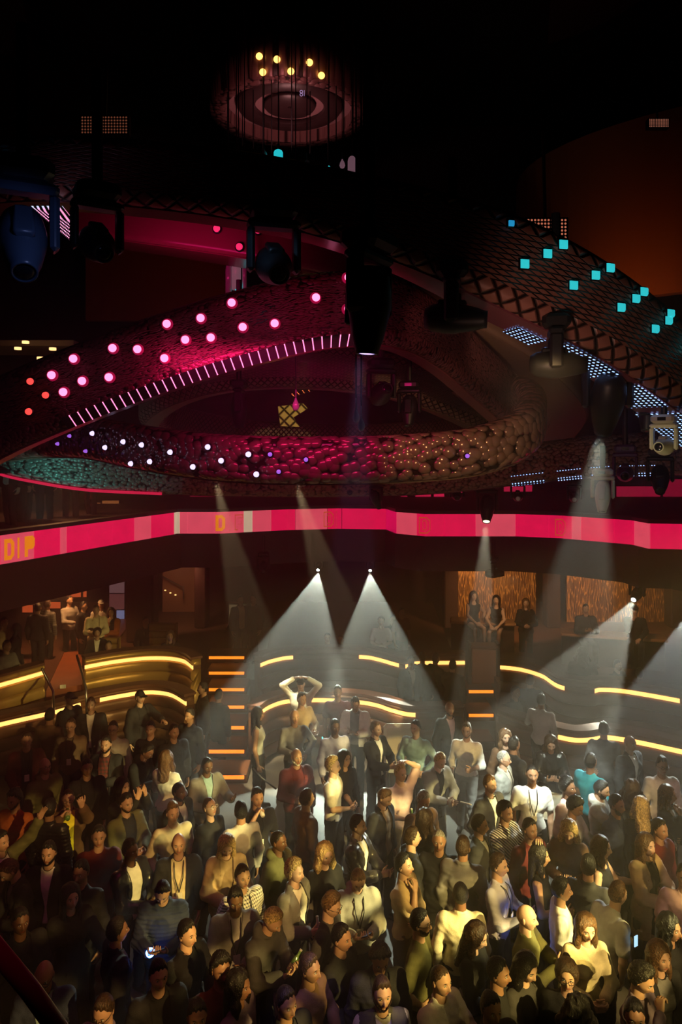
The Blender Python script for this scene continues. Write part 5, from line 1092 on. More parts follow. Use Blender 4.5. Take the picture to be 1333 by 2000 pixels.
COL = {'k': (.014, .014, .016), 'c': (.045, .043, .045), 'g': (.17, .165, .16), 'l': (.38, .37, .35), 'w': (.72, .70, .64), 'b': (.025, .035, .07), 'u': (.28, .42, .44), 'r': (.10, .014, .013), 'o': (.33, .09, .025), 't': (.38, .27, .15),
 'n': (.10, .055, .03), 'v': (.11, .11, .045), 'y': (.75, .72, .04), 'm': (.56, .49, .32), 'p': (.15, .11, .15), 'e': (.04, .30, .38), 'i': (.58, .40, .38), 'h': (.34, .32, .42), 'd': (.05, .08, .14), 'q': (.30, .30, .28)}
SKINC_ = [(.06, .027, .014), (.13, .062, .032), (.27, .145, .085), (.42, .25, .165), (.52, .33, .235)]
HAIRC = {'k': (.008, .007, .007), 'n': (.035, .018, .009), 'b': (.10, .05, .02), 'd': (.42, .29, .12), 'g': (.25, .24, .22), 'w': (.55, .53, .48), 'r': (.13, .035, .015)}
def skinm(i): return mat('skin_tone_%d' % i, SKINC_[i], .5, bump=.06, bscale=90, spec=.4)
def lipm(i): c = SKINC_[i]; return mat('lip_tone_%d' % i, (c[0]*.85+.03, c[1]*.55, c[2]*.55), .45)
def clothm(c, gloss=False): return mat('cloth_'+c+('_leather' if gloss else ''), COL[c], .28 if gloss else .82, bump=.25, bscale=160 if not gloss else 30, vary=.18, spec=.5 if gloss else .2)
def patm(kind, a, b):
    key = 'cloth_%s_%s_%s' % (kind, a, b)
    if key in MATS: return MATS[key]
    m = bpy.data.materials.new(key); m.use_nodes = True; N = m.node_tree.nodes; K = m.node_tree.links; p = N['Principled BSDF']; p.inputs['Roughness'].default_value = .85
    tc = N.new('ShaderNodeTexCoord'); sp = N.new('ShaderNodeSeparateXYZ'); K.new(tc.outputs['Object'], sp.inputs[0])
    if kind == 'stripe':
        w = node_math(N, K, 'GREATER_THAN', node_math(N, K, 'FRACT', node_math(N, K, 'MULTIPLY', node_math(N, K, 'ADD', sp.outputs[2], sp.outputs[0]), 26)), .5)
    else:
        s_ = 18 if kind == 'plaid' else 34; fx = node_math(N, K, 'LESS_THAN', node_math(N, K, 'FRACT', node_math(N, K, 'MULTIPLY', node_math(N, K, 'ADD', sp.outputs[0], sp.outputs[1]), s_)), .42)
        fz = node_math(N, K, 'LESS_THAN', node_math(N, K, 'FRACT', node_math(N, K, 'MULTIPLY', sp.outputs[2], s_)), .42); w = node_math(N, K, 'MULTIPLY', node_math(N, K, 'ADD', fx, fz), .5)
    mx = N.new('ShaderNodeMix'); mx.data_type = 'RGBA'; K.new(w, mx.inputs[0]); mx.inputs[6].default_value = (*COL[a], 1); mx.inputs[7].default_value = (*COL[b], 1); K.new(mx.outputs[2], p.inputs['Base Color']); MATS[key] = m; return m
def getm(c):
    if ':' in c: k, a, b = c.split(':'); return patm(k, a, b)
    return clothm(c[0], len(c) > 1 and c[1] == '*')
def hairm(c):
    key = 'hair_'+c
    if key in MATS: return MATS[key]
    m = bpy.data.materials.new(key); m.use_nodes = True; N = m.node_tree.nodes; K = m.node_tree.links; p = N['Principled BSDF']; col = HAIRC[c]
    p.inputs['Roughness'].default_value = .42; p.inputs['Specular IOR Level'].default_value = .45
    tc = N.new('ShaderNodeTexCoord'); mp = N.new('ShaderNodeMapping'); mp.inputs['Scale'].default_value = (150, 45, 60); K.new(tc.outputs['Object'], mp.inputs[0])
    no = N.new('ShaderNodeTexNoise'); no.inputs['Scale'].default_value = 1.0; no.inputs['Detail'].default_value = 3; no.inputs['Distortion'].default_value = .8; K.new(mp.outputs[0], no.inputs['Vector'])
    rp = N.new('ShaderNodeValToRGB'); rp.color_ramp.elements[0].position = .36; rp.color_ramp.elements[1].position = .66
    rp.color_ramp.elements[0].color = (*[x*.3 for x in col], 1); rp.color_ramp.elements[1].color = (*[min(1, x*1.7) for x in col], 1)
    K.new(no.outputs[0], rp.inputs[0]); K.new(rp.outputs[0], p.inputs['Base Color'])
    bp = N.new('ShaderNodeBump'); bp.inputs['Strength'].default_value = .9; bp.inputs['Distance'].default_value = .012; K.new(no.outputs[0], bp.inputs['Height']); K.new(bp.outputs[0], p.inputs['Normal'])
    MATS[key] = m; return m
EYEW = mat('eye_white', (.45, .42, .38), .35); IRIS = mat('iris_dark', (.01, .008, .006), .2)
def child(name, me, mats, root, mw=None):
    o = bpy.data.objects.new(name, me); C.objects.link(o); o.parent = root
    if mw is not None: o.matrix_local = mw
    for i, m in enumerate(mats): o.material_slots[i].link = 'OBJECT'; o.material_slots[i].material = m
    return o
def M4(R, t):
    M = Matrix.Identity(4)
    for i in range(3):
        M[i][3] = float(t[i])
        for j in range(3): M[i][j] = float(R[i][j])
    return M
_hm = {}; PEOPLE = []
def lanyard_mesh(key, J):
    k = ('lanyard',)+key
    if k in _bc: return _bc[k]
    p1, p2, R = J['p1'], J['p2'], J['R']; mb = MB(); a = [p2+R@V3(s*.055, .0, .02) for s in (-1, 1)]; mid = [p1+R@V3(s*.045, -.145, .06) for s in (-1, 1)]; lo = p1+R@V3(0, -.150, -.10)
    for s in (0, 1): mb.tube([Vector(a[s]), Vector((a[s]+mid[s])/2+R@V3(0, -.035, .02)), Vector(mid[s]), Vector(lo)], .006, 6)
    me = mb.build('tmp_l', [BLACK], None); m = me.data; C.objects.unlink(me); bpy.data.objects.remove(me); b2 = MB().box(Vector(lo+R@V3(0, -.004, -.05)), (.07, .006, .10)); me2 = b2.build('tmp_b', [mat('badge_card', (.7, .68, .6), .5)], None); m2 = me2.data; C.objects.unlink(me2); bpy.data.objects.remove(me2)
    _bc[k] = (m, m2); return _bc[k]
def glasses_mesh():
    if 'g' in _hm: return _hm['g']
    mb = MB()
    for s in (-1, 1):
        mb.tube([Vector((s*.031+.022*math.cos(t*math.pi/6), -.099+.004*abs(math.cos(t*math.pi/6)), .004+.017*math.sin(t*math.pi/6))) for t in range(13)], .0022, 6)
        mb.tube([Vector((s*.053, -.094, .008)), Vector((s*.074, -.05, .006)), Vector((s*.080, .01, .004))], .002, 6)
    mb.tube([Vector((-.010, -.101, .006)), Vector((.010, -.101, .006))], .002, 6)
    o = mb.build('tmp_g', [BLACK]); m = o.data; C.objects.unlink(o); bpy.data.objects.remove(o); _hm['g'] = m; return m
def cap_mesh():
    if 'cap' in _hm: return _hm['cap']
    x, y, z, dx, dy, dz = head_grid(40, 32); th = .016; l = np.sqrt(x*x+y*y+z*z); V = np.stack([x*(1+th/l), y*(1+th/l), z*(1+th/l)], -1).reshape(-1, 3); Q = grid_quads(40, 32); ok = (z > .035-.01*(dy > 0)).reshape(-1); Q = Q[ok[Q].all(1)]
    v, q = ellip((0, -.115, .045), (.065, .075, .006), 16, 7); V, Q, M = merge([(V, Q, 0), (v, q, 0)]); _hm['cap'] = mkmesh('cap', V, Q, 1); return _hm['cap']
def prop(kind, J, s, root, who):
    W_ = J['W%d' % s]; f, n, t, curl = J['H%d' % s]; A = {'cup': 'clear plastic cup', 'bottle': 'green glass bottle', 'water': 'small clear bottle', 'phone': 'dark phone', 'glass': 'short clear glass'}[kind]
    if kind == 'phone':
        c = W_+f*.095+n*.027; X = np.cross(f, n); R = np.stack([X, n, f], 1); r = empty('phone')
        a = MB().box((0, 0, 0), (.074, .009, .15), ch=.008).build('case', mat('phone_case', (.01, .01, .012), .3), r); b = MB().box((0, .0052, 0), (.066, .001, .135)).build('screen', mat('phone_screen', (.02, .02, .03), .15, emit=(.35, .45, .6), es=.12, sample=False), r)
    else:
        c = W_+f*.075+n*.045; Z = nrm(t*.8+V3(0, 0, .5)); X = nrm(np.cross(V3(0, 1, .1), Z)); R = np.stack([X, np.cross(Z, X), Z], 1)
        if s and kind == 'bottle' and 'drink' in root.get('pz', ''): pass
        r = empty({'cup': 'drinking_cup', 'glass': 'drinking_glass'}.get(kind, 'drink_bottle'))
        if kind in ('cup', 'glass'):
            hh = .06 if kind == 'cup' else .045
            MB().lathe([(.026, -hh), (.036, hh), (.033, hh), (.024, -hh+.004)], 16).build('wall', mat('cup_plastic', (.62, .6, .52), .25, spec=.6), r, True); MB().lathe([(.024, -hh+.004), (.031, hh*.5), (.001, hh*.5)], 16).build('drink', mat('amber_drink', (.3, .12, .03), .2), r)
        else:
            g = mat('green_bottle_glass', (.10, .22, .05), .12, spec=.8) if kind == 'bottle' else mat('clear_bottle', (.6, .6, .52), .15, spec=.8)
            MB().lathe([(.001, -.09), (.030, -.09), (.031, .02), (.024, .055), (.0125, .085), (.0125, .135), (.001, .135)], 16).build('body', g, r, True); MB().lathe([(.014, .125), (.0145, .14), (.002, .141)], 12).build('cap', mat('bottle_cap', (.5, .5, .45), .4), r); MB().lathe([(.0315, -.06), (.0317, .0)], 16).build('label_band', mat('bottle_label', (.5, .45, .2), .5), r)
    r.matrix_world = root['_M'] if False else MROOT@M4(R, c)
    tag(r, A+' held by the '+' '.join(who.split()[:16-len(A.split())-3]), {'phone': 'phone', 'cup': 'cup', 'glass': 'glass'}.get(kind, 'bottle'))
MROOT = Matrix.Identity(4)
def person(hx, hy, a, pose, top, col, label, hair='short', hc='k', skin=3, inner='w', pants='k', lean=2, yaw=0, pitch=0, floor=0.0, s=1.0, fem=0, beard=None, glasses=0, props='', lan=0, flip=0, cap=0, Y=None, shoes='k', watch=None, group=None):
    global MROOT
    lean, yaw, pitch = [int(round(v/4.0)*4) for v in (lean, yaw, pitch)]
    J = skeleton(pose, fem, lean, yaw, pitch, flip); hz_ = floor+J['p3'][2]*s
    if Y is None: Y = (CZ-hz_)*F/(hy-HZ)
    Hw = P(hx, hy, Y); off = Rz(math.radians(a))@J['p3']*s; fl = floor if not pose.startswith('sit') and Y == (CZ-hz_)*F/(hy-HZ) else Hw.z-J['p3'][2]*s
    loc = Vector((Hw.x-off[0], Hw.y-off[1], fl)); lod = 0 if Y < 8.3 else (1 if Y < 12.2 else 2)
    root = empty('person', loc, math.radians(a)); root.scale = (s, s, s); tag(root, label, 'person', group); MROOT = Matrix.Translation(loc)@Matrix.Rotation(math.radians(a), 4, 'Z')@Matrix.Scale(s, 4)
    key = (pose, fem, lean, yaw, pitch, flip, lod); sk = skinm(skin)
    child('body', body_mesh(key, J, fem, lod, 0), [sk, lipm(skin), EYEW, IRIS], root)
    HM = M4(J['HR'], J['p3']); hk = (hair, lod, hx % 3)
    if hk not in _hm: v, q, m = hair_geo(hair, lod, hx % 3); _hm[hk] = mkmesh('hair', v, q, 1)
    child('hair' if hair != 'bald' else 'eyebrows', _hm[hk], [hairm(hc)], root, HM)
    if beard:
        bk = ('beard', beard, lod)
        if bk not in _hm: _hm[bk] = mkmesh('beard', *beard_geo(beard, lod), 1)
        child('beard', _hm[bk], [hairm(hc)], root, HM)
    if glasses: o = child('glasses', glasses_mesh(), [mat('white_frames', (.8, .76, .6), .3) if glasses == 2 else BLACK], root, HM)
    if cap: child('cap', cap_mesh(), [clothm(cap)], root, HM)
    if top in ('jacket', 'suit', 'coat', 'vest'): child('shirt', cloth_mesh('inner', key, J, fem, lod, hx), [getm(inner)], root)
    child({'tee': 'tee_shirt', 'polo': 'polo_shirt', 'tank': 'tank_top', 'inner': 'shirt', 'rolled': 'shirt', 'puffer': 'jacket'}.get(top, top), cloth_mesh(top, key, J, fem, lod, hx), [getm(col)], root)
    if pants == 'skirt': child('skirt', pants_mesh(key, J, lod, 'skirt'), [clothm('k')], root)
    elif top != 'dress': child('trousers', pants_mesh(key, J, lod), [getm(pants)], root)
    for sd in (1, -1): child('shoe', shoe_mesh(key, J, sd, lod), [clothm(shoes)], root)
    if lan: m1, m2 = lanyard_mesh(key, J); l_ = child('lanyard', m1, [BLACK], root); child('badge', m2, [mat('badge_card', (.7, .68, .6), .5)], l_)
    who = label.split(',')[0]
    for i, kd in enumerate(props.split()):
        kd, sd = kd.split('@'); prop(kd, J, (1 if sd == 'L' else -1)*(-1 if flip else 1), root, who)
    if watch:
        sd = -1 if watch[0] == 'R' else 1; W_ = J['W%d' % sd]; q = nrm(J['E%d' % sd]-W_); c = Vector(W_-q*.014)
        X = Vector(q).orthogonal().normalized(); Z = Vector(q); Yv = Z.cross(X)
        o = MB().lathe([(.034, -.013), (.042, -.013), (.042, .013), (.034, .013), (.034, -.013)], 18, M=Matrix.Translation(c)@Matrix((X, Yv, Z)).transposed().to_4x4()).build('wristband', mat('blue_wristband', (.05, .2, .8), .4, emit=(.08, .25, 1.0), es=30) if watch[1] == 'b' else BLACK, root)
    PEOPLE.append((root, Y)); return root
# ---------------------------------------------------------------- the crowd on the dance floor, left side to right
R_ = person
R_(52, 1446, 25, 'drinkhold2', 'jacket', 'r', 'man in a maroon jacket with a badge, standing at the left edge below the banquette', hc='n', skin=3, inner='k', lan=1, props='water@L')
R_(88, 1497, 50, 'stand', 'hoodie', 'v', 'bald man with glasses and a dark green top, left edge', hair='bald', hc='k', skin=3, glasses=1, pitch=-4)
R_(27, 1562, -15, 'pocket2' if 0 else 'stand2', 'sweater', 'o', 'dark-haired bearded man in a rust jumper at the left edge', hc='k', skin=2, beard='stubble', hair='curly', pitch=10)
R_(133, 1560, 20, 'selfie', 'jacket', 'n', 'man in a yellow tee drinking from a bottle with a phone held up', hair='buzz', hc='n', skin=3, inner='y', props='phone@L bottle@R', flip=0, glasses=1, pitch=0)
R_(207, 1454, 0, 'phone', 'jacket', 'k', 'bearded man in a dark jacket over a plaid shirt, hands on a phone', hc='k', skin=3, inner='plaid:r:k', beard='full', props='phone@L', hair='short')
R_(221, 1424, 5, 'stand', 'shirt', 'l', 'man with glasses in a pale shirt right behind the bearded man in plaid', hc='n', skin=3, glasses=1)
R_(294, 1424, 0, 'stand', 'polo', 'k', 'man in a black polo facing us, left of the glowing stairs', hc='k', skin=3)
R_(288, 1468, 75, 'phone', 'hoodie', 'k', 'man in black bending over, face in profile, left of the brown-haired woman', hc='k', skin=2, lean=16, pitch=26, hair='short')
R_(326, 1482, 160, 'clasp', 'blouse', 'w', 'brown-haired woman in a white top and dark vest seen from behind', hair='wavy', hc='b', skin=3, fem=1)
R_(138, 1418, 10, 'stand', 'shirt', 'n', 'man in glasses and grey-brown shirt with a camera on his chest, upper left', hc='n', skin=3, glasses=1, lan=1)
R_(98, 1398, 170, 'stand', 'shirt', 'n', 'man in a brown shirt with his back to us below the left light strip', hc='k', skin=2)
R_(137, 1366, 60, 'stand', 'jacket', 'k', 'man in black with a dark cap just below the left light strip', hc='k', skin=2, inner='k', cap='c')
R_(178, 1376, 10, 'stand', 'suit', 'k', 'man in a dark suit with an open white collar before the left banquette', hc='b', skin=3)
R_(274, 1362, 50, 'reach', 'jacket', 'k', 'man in a dark cap holding an arm out, before the left banquette', hc='k', skin=3, inner='k', cap='k')
R_(396, 1345, -70, 'stand2', 'jacket', 'k', 'man in black in profile at the left edge of the glowing stairs', hc='k', skin=3, inner='k')
R_(428, 1358, 150, 'stand', 'suit', 'k', 'dark-haired figure in a dark suit on the glowing stairs', hc='k', skin=2, Y=14.2)
R_(240, 1537, 60, 'film', 'sweater', 'k', 'dark-haired woman in black filming with both hands up', hair='long', hc='k', skin=3, fem=1, props='phone@L')
R_(247, 1569, 50, 'clasp', 'jacket', 'v', 'man with dark beard in an olive jacket and black scarf', hc='k', skin=3, inner='k', beard='stubble')
R_(193, 1634, 20, 'stand', 'sweater', 'r', 'man in a dark red jumper gazing at us, left of the black-jacket group', hc='k', skin=3)
R_(95, 1666, 5, 'stand2', 'suit', 'k', 'man with a dark moustache and beard in a dark suit, lower left', hc='k', skin=3, beard='full', inner='w')
R_(255, 1661, 60, 'claplow', 'jacket', 'k*', 'man in profile clapping in a black leather jacket, lower left', hc='k', skin=1, inner='w')
R_(18, 1700, -50, 'clasp', 'suit', 'k', 'brown-haired man in a dark suit bowing his head at the left border', hc='b', skin=3, inner='g', pitch=30, lean=8)
R_(2, 1644, 70, 'raise', 'suit', 'v', 'man at the left border stretching a green sleeve upward', hc='k', skin=3, inner='w', flip=0)
R_(98, 1580, 170, 'stand', 'puffer', 'k*', 'person in black leather seen from behind, left of the yellow tee', hc='k', skin=2, hair='short')
R_(317, 1742, 5, 'phone', 'puffer', 'b', 'man in a dark quilted jacket looking down, a glowing blue wristband on', hair='slick', hc='k', skin=3, beard='stubble', pitch=30, props='phone@L', watch='Rb', pants='d')
R_(350, 1546, 60, 'stand', 'suit', 'k', 'balding bearded man in a black suit in profile below the glowing stairs', hair='buzz', hc='k', skin=1, beard='full')
R_(338, 1588, 30, 'stand2', 'sweater', 'm', 'young man in a cream jumper beside the white-framed glasses', hair='quiff', hc='b', skin=3)
R_(410, 1576, 55, 'stand', 'sweater', 'k', 'person in black with bright white-framed glasses looking up', hair='buzz', hc='n', skin=3, glasses=2, pitch=-14, fem=1)
R_(405, 1495, 35, 'talk2', 'suit', 'g', 'smiling man in a grey suit with a pale shirt, arm raised', hair='buzz', hc='k', skin=1, inner='u', pitch=12)
R_(349, 1648, 15, 'drinkhold', 'jacket', 'k', 'bald man in an open black jacket with a lanyard and cup', hair='bald', hc='n', skin=3, inner='m', lan=1, props='cup@R')
R_(443, 1652, 15, 'clasp', 'coat', 't', 'woman with long blonde hair and a tan coat, head bowed', hair='long', hc='d', skin=4, fem=1, pitch=26, inner='t')
R_(503, 1558, 25, 'drink', 'polo', 'k', 'man in a black polo with a lanyard drinking from a cup', hair='short', hc='k', skin=3, lan=1, props='cup@R')
R_(545, 1643, 65, 'stand2', 'hoodie', 'v', 'man in an olive hoodie in profile left of the blonde woman', hair='buzz', hc='k', skin=1)
R_(577, 1702, 62, 'hiphold', 'jacket', 'g', 'curly blond man in a grey jacket and white tee holding a bottle', hair='curly', hc='d', skin=4, inner='w', props='water@R', pitch=0)
R_(636, 1668, 30, 'stand', 'sweater', 'k', 'platinum blonde woman in black at the centre of the floor', hair='wavy', hc='d', skin=4, fem=1, pitch=10)
R_(474, 1712, 35, 'stand2', 'shirt', 'check:w:k', 'man in a black and white checked shirt', hair='slick', hc='n', skin=3, lan=1)
R_(460, 1757, 15, 'clasp', 'suit', 'g', 'man in a blue-grey blazer with a lanyard', hair='short', hc='k', skin=1, inner='l', lan=1, pitch=12)
R_(534, 1797, 60, 'phone', 'hoodie', 'c', 'bleached-blond man in a black and grey hoodie looking down', hair='short', hc='d', skin=3, lean=12, pitch=28, props='bottle@L')
R_(366, 1824, 60, 'clasp', 'jacket', 'k', 'man in a black jacket lit red in profile, lower left', hc='k', skin=3, inner='k', watch='Lk')
R_(432, 1893, 30, 'stand', 'tee', 'r', 'person in dark red with black hair, behind the purple top', hair='curly', hc='k', skin=2)
R_(468, 1925, 70, 'stand', 'blouse', 'p', 'long dark-haired person in a dusty purple top at the bottom', hair='wavy', hc='k', skin=2, fem=0)
R_(606, 1892, 60, 'clasp', 'sweater', 'n', 'dark-haired man in a brown-maroon jumper in profile at the bottom', hc='n', skin=2, hair='short')
R_(648, 1768, 70, 'hips', 'tee', 'c', 'man with glasses in a black tee in profile, elbow out', hair='quiff', hc='b', skin=4, glasses=1, pitch=14)
R_(580, 1478, 25, 'drinkhold', 'jacket', 'r', 'bald man with a white beard in a white and maroon jacket', hair='bald', hc='w', skin=2, beard='full', inner='r', props='glass@R')
R_(652, 1496, 70, 'clasp', 'tee', 'w', 'light-haired man in a bright white tee in profile, centre', hair='curly', hc='d', skin=4, pitch=-4)
R_(674, 1482, 40, 'stand', 'shirt', 'k', 'dark-haired woman right behind the light-haired man in white', hair='long', hc='k', skin=3, fem=1)
R_(576, 1400, 20, 'hiphold', 'shirt', 'g', 'bald man in a dim grey shirt with a glass', hair='bald', hc='k', skin=2, props='glass@L')
R_(590, 1366, 40, 'claplow', 'shirt', 't', 'man in a tan shirt clapping before the middle banquette', hc='k', skin=3)
R_(588, 1336, 0, 'hat', 'shirt', 'w', 'man in white with both hands to his dark cap', hc='k', skin=3, cap='k')
R_(655, 1420, 20, 'stand', 'shirt', 'h', 'man in a lavender shirt, face in shadow, centre', hc='k', skin=1)
R_(694, 1374, -10, 'phone', 'jacket', 'w', 'man in an open pale jacket looking down before the banquette', hc='k', skin=2, inner='g', pitch=24)
R_(660, 1352, 0, 'stand', 'tee', 'r', 'dim figure in dark red before the middle banquette', hc='k', skin=2)
R_(735, 1424, 50, 'claplow', 'suit', 'k', 'man in a black suit and white shirt, hands together', hc='b', skin=3)
R_(812, 1422, -30, 'hiphold', 'sweater', 'u', 'smiling man in a pale blue jumper by the white chair', hc='k', skin=3, props='bottle@L', yaw=-8)
R_(912, 1427, -20, 'drinkhold', 'rolled', 'w', 'bearded man in a white shirt with rolled sleeves and a drink', hair='quiff', hc='n', skin=3, beard='stubble', props='glass@L', flip=1, pants='g')
R_(860, 1486, 30, 'claplow', 'suit', 'g', 'blond man in a grey blazer over black, holding a cup', hair='short', hc='d', skin=4, inner='k', props='cup@L', lean=10, pitch=20, pants='g')
R_(783, 1510, 35, 'headhand', 'polo', 'i', 'man in a pale pink polo with a hand on his head', hair='short', hc='d', skin=4, props='bottle@R', pants='t')
R_(752, 1558, 55, 'stand2', 'jacket', 'k', 'man in a dark jacket with a tan collar looking down', hc='b', skin=3, inner='t', pitch=26)
R_(828, 1563, 30, 'stand', 'shirt', 'n', 'grey-haired man in brown behind the hand-on-head man', hair='short', hc='g', skin=2, pitch=20)
R_(832, 1598, 130, 'stand', 'sweater', 'k', 'dark-haired person turned away below the grey-haired man', hair='wavy', hc='n', skin=3, fem=1)
R_(700, 1612, 70, 'claplow', 'jacket', 'c*', 'man in a black leather jacket and white v-neck in profile', hc='k', skin=3, inner='w')
R_(806, 1636, 100, 'stand', 'sweater', 'k', 'dark-haired person in black in profile above the khaki shirt', hc='n', skin=3)
R_(858, 1642, -10, 'stand', 'sweater', 'k', 'grey-haired person in black among dark figures, centre right', hair='buzz', hc='g', skin=2)
R_(790, 1690, 60, 'chinup', 'rolled', 't', 'man in a khaki shirt with a hand to his mouth', hc='k', skin=3, pitch=-6, pants='n')
R_(700, 1718, 10, 'phone', 'hoodie', 'q', 'man in a grey hooded jacket reading a phone', hair='buzz', hc='b', skin=4, pitch=30, props='phone@L', lan=1)
R_(822, 1802, 70, 'hips', 'tee', 'v', 'bearded man in a dark olive tee in profile', hair='short', hc='k', skin=3, beard='full', glasses=1)
R_(900, 1746, 175, 'stand', 'shirt', 'm', 'dark-haired man seen from behind in a sandy shirt', hair='buzz', hc='k', skin=1)
R_(932, 1828, 60, 'phone', 'blouse', 'k', 'long dark-haired woman in black looking into her hands', hair='long', hc='n', skin=4, fem=1, props='phone@R', pitch=16)
R_(743, 1872, 10, 'stand', 'jacket', 'k', 'dark-haired man in black looking down near the bottom', hair='curly', hc='k', skin=2, inner='k', pitch=26)
R_(747, 1940, 10, 'stand', 'vest', 'c', 'bearded man in a grey vest at the bottom', hair='short', hc='n', skin=3, beard='full', inner='l')
R_(862, 1915, 40, 'clap', 'shirt', 'w', 'dim man with white cuffs clapping near the bottom', hair='buzz', hc='n', skin=3)
R_(958, 1532, 35, 'stand2', 'suit', 'c', 'brown-haired man in a dark suit and white shirt, right of centre', hair='short', hc='b', skin=3)
R_(985, 1482, 60, 'stand', 'suit', 'q', 'grey-haired man in a pale jacket with glasses', hair='buzz', hc='g', skin=4, inner='l', glasses=1)
R_(988, 1440, 5, 'stand', 'blouse', 'n', 'brown-haired woman in dim brown right of the right stairs', hair='wavy', hc='b', skin=3, fem=1)
R_(1040, 1512, -5, 'stand', 'tee', 'w', 'broad man in a white tee with a dark lanyard', hair='buzz', hc='k', skin=2, lan=1, s=1.05)
R_(879, 1384, 15, 'stand', 'suit', 'k', 'bald bearded man in a black suit and pink shirt', hair='bald', hc='n', skin=2, beard='full', inner='i')
R_(1058, 1368, 150, 'talk', 'shirt', 'l', 'man in a pale shirt turned away under the widest beam', hc='k', skin=2)
R_(1008, 1352, 40, 'phone', 'jacket', 'k', 'dark figure holding a phone right of the host stand', hc='k', skin=2, inner='k', Y=13.9)
R_(1036, 1330, 170, 'stand', 'suit', 'b', 'dark-suited figure seen from behind under the widest beam', hc='k', skin=2, Y=14.1)
R_(1077, 1452, -10, 'phone', 'jacket', 'k*', 'dark-haired woman in a shiny black jacket looking down', hair='wavy', hc='n', skin=3, fem=1, inner='k', pitch=24)
R_(1155, 1488, 130, 'talk', 'tee', 'e', 'man in a teal tee half turned away', hc='k', skin=2, hair='slick')
R_(1110, 1538, 50, 'stand', 'sweater', 'i', 'dark-haired man in a dusty pink jumper', hair='curly', hc='k', skin=1)
R_(1176, 1542, 60, 'drinkhand', 'hoodie', 'l', 'bearded man in a pale hoodie in profile, lit yellow', hair='slick', hc='k', skin=3, beard='full', pitch=14)
R_(1125, 1576, 50, 'claplow', 'shirt', 'l', 'dark-haired man in a white shirt bowing his head', hair='curly', hc='k', skin=2, pitch=24)
R_(1206, 1572, 40, 'stand2', 'suit', 'b', 'bearded man in a dark blue suit under the right beams', hair='short', hc='k', skin=2, beard='full', inner='b')
R_(1232, 1452, 30, 'stand', 'suit', 'k', 'bald man in a dark suit before the right banquette', hair='bald', hc='k', skin=2)
R_(1294, 1496, 0, 'stand', 'sweater', 'w', 'man in a white jumper near the right edge', hair='quiff', hc='n', skin=3, glasses=1)
R_(1252, 1574, 175, 'stand', 'sweater', 'k', 'fair-haired woman in black seen from behind, right side', hair='wavy', hc='d', skin=3, fem=1)
R_(1306, 1552, 55, 'chin', 'jacket', 'k', 'long-haired woman with a yellow-lit hand by her face, right edge', hair='long', hc='b', skin=4, fem=1, inner='w')
R_(1236, 1540, 150, 'stand', 'sweater', 'k', 'curly-haired dark figure turned away, right side', hair='curlylong', hc='n', skin=2, fem=1)
R_(988, 1587, 40, 'claplow', 'shirt', 'stripe:w:k', 'black-haired person in a striped shirt, right of centre', hair='curly', hc='k', skin=2)
R_(1036, 1620, 30, 'stand', 'sweater', 'r', 'dim person in a dark red jumper, right of centre', hair='short', hc='k', skin=2)
R_(1112, 1622, -20, 'phone', 'blouse', 'n', 'fair-haired woman in brown looking down into her phone', hair='wavy', hc='d', skin=3, fem=1, pitch=26, props='phone@R')
R_(1056, 1672, 70, 'headhand', 'tank', 'k', 'dark-haired woman in a tank top with an arm up', hair='long', hc='k', skin=3, fem=1)
R_(1177, 1655, 60, 'talk', 'tank', 'k', 'dark-haired woman in a black top in profile, right side', hair='long', hc='n', skin=4, fem=1)
R_(1264, 1650, 30, 'claplow', 'coat', 't', 'smiling woman with long fair hair in a beige jacket', hair='long', hc='b', skin=4, fem=1, inner='k')
R_(975, 1690, 60, 'phone', 'shirt', 'h', 'man in a violet-lit shirt with glowing blue wristbands', hair='short', hc='n', skin=3, lan=1, watch='Rb', glasses=0)
R_(1030, 1792, 60, 'clap', 'shirt', 'v', 'bald man in an olive shirt clapping', hair='bald', hc='n', skin=4)
R_(1098, 1738, 80, 'stand', 'tee', 'w', 'dark-haired man in a white tee with his back part turned', hair='short', hc='k', skin=2)
R_(1208, 1746, 110, 'stand2', 'tee', 'l', 'man in a pale tee stooping away from us, right side', hair='short', hc='b', skin=3, lean=14)
R_(1146, 1812, 5, 'clasp', 'blouse', 'm', 'long-haired woman in a cream top lit by a yellow patch', hair='long', hc='b', skin=4, fem=1, pitch=10)
R_(1030, 1890, 35, 'claplow', 'tee', 'c', 'dark-haired woman in a charcoal tee clapping, bottom right of centre', hair='long', hc='k', skin=4, fem=1, pitch=14)
R_(1108, 1905, -15, 'stand', 'sweater', 'k', 'woman with glasses and tied-back hair at the bottom', hair='bun', hc='n', skin=4, fem=1, glasses=1)
R_(1128, 1972, 175, 'stand', 'sweater', 'k', 'person with a mass of dark curls turned away at the bottom', hair='curlylong', hc='k', skin=2, fem=1)
R_(1256, 1912, 45, 'drinkhand', 'shirt', 'p', 'curly-haired man in a mauve shirt with hands at his mouth', hair='curly', hc='k', skin=3, pitch=20)
R_(1310, 1812, 40, 'stand', 'shirt', 'k', 'dim man with long dark hair at the right border', hair='wavy', hc='k', skin=2)
R_(1290, 1868, 20, 'stand', 'jacket', 'k', 'dim woman in black by the right border', hair='long', hc='b', skin=3, fem=1, inner='g')
R_(1338, 1712, -20, 'raise2', 'tee', 'i', 'person at the right border with a bare arm raised', hair='short', hc='k', skin=3)
R_(86, 1905, 10, 'clasp', 'suit', 'b', 'bald man with glasses and a grey scarf at the lower left corner', hair='bald', hc='g', skin=2, glasses=1, inner='u', beard='stubble', pitch=16)
R_(202, 1975, -10, 'stand', 'shirt', 'p', 'brown-haired man with glasses cut off by the bottom edge, left', hair='short', hc='n', skin=3, glasses=1, pitch=14)
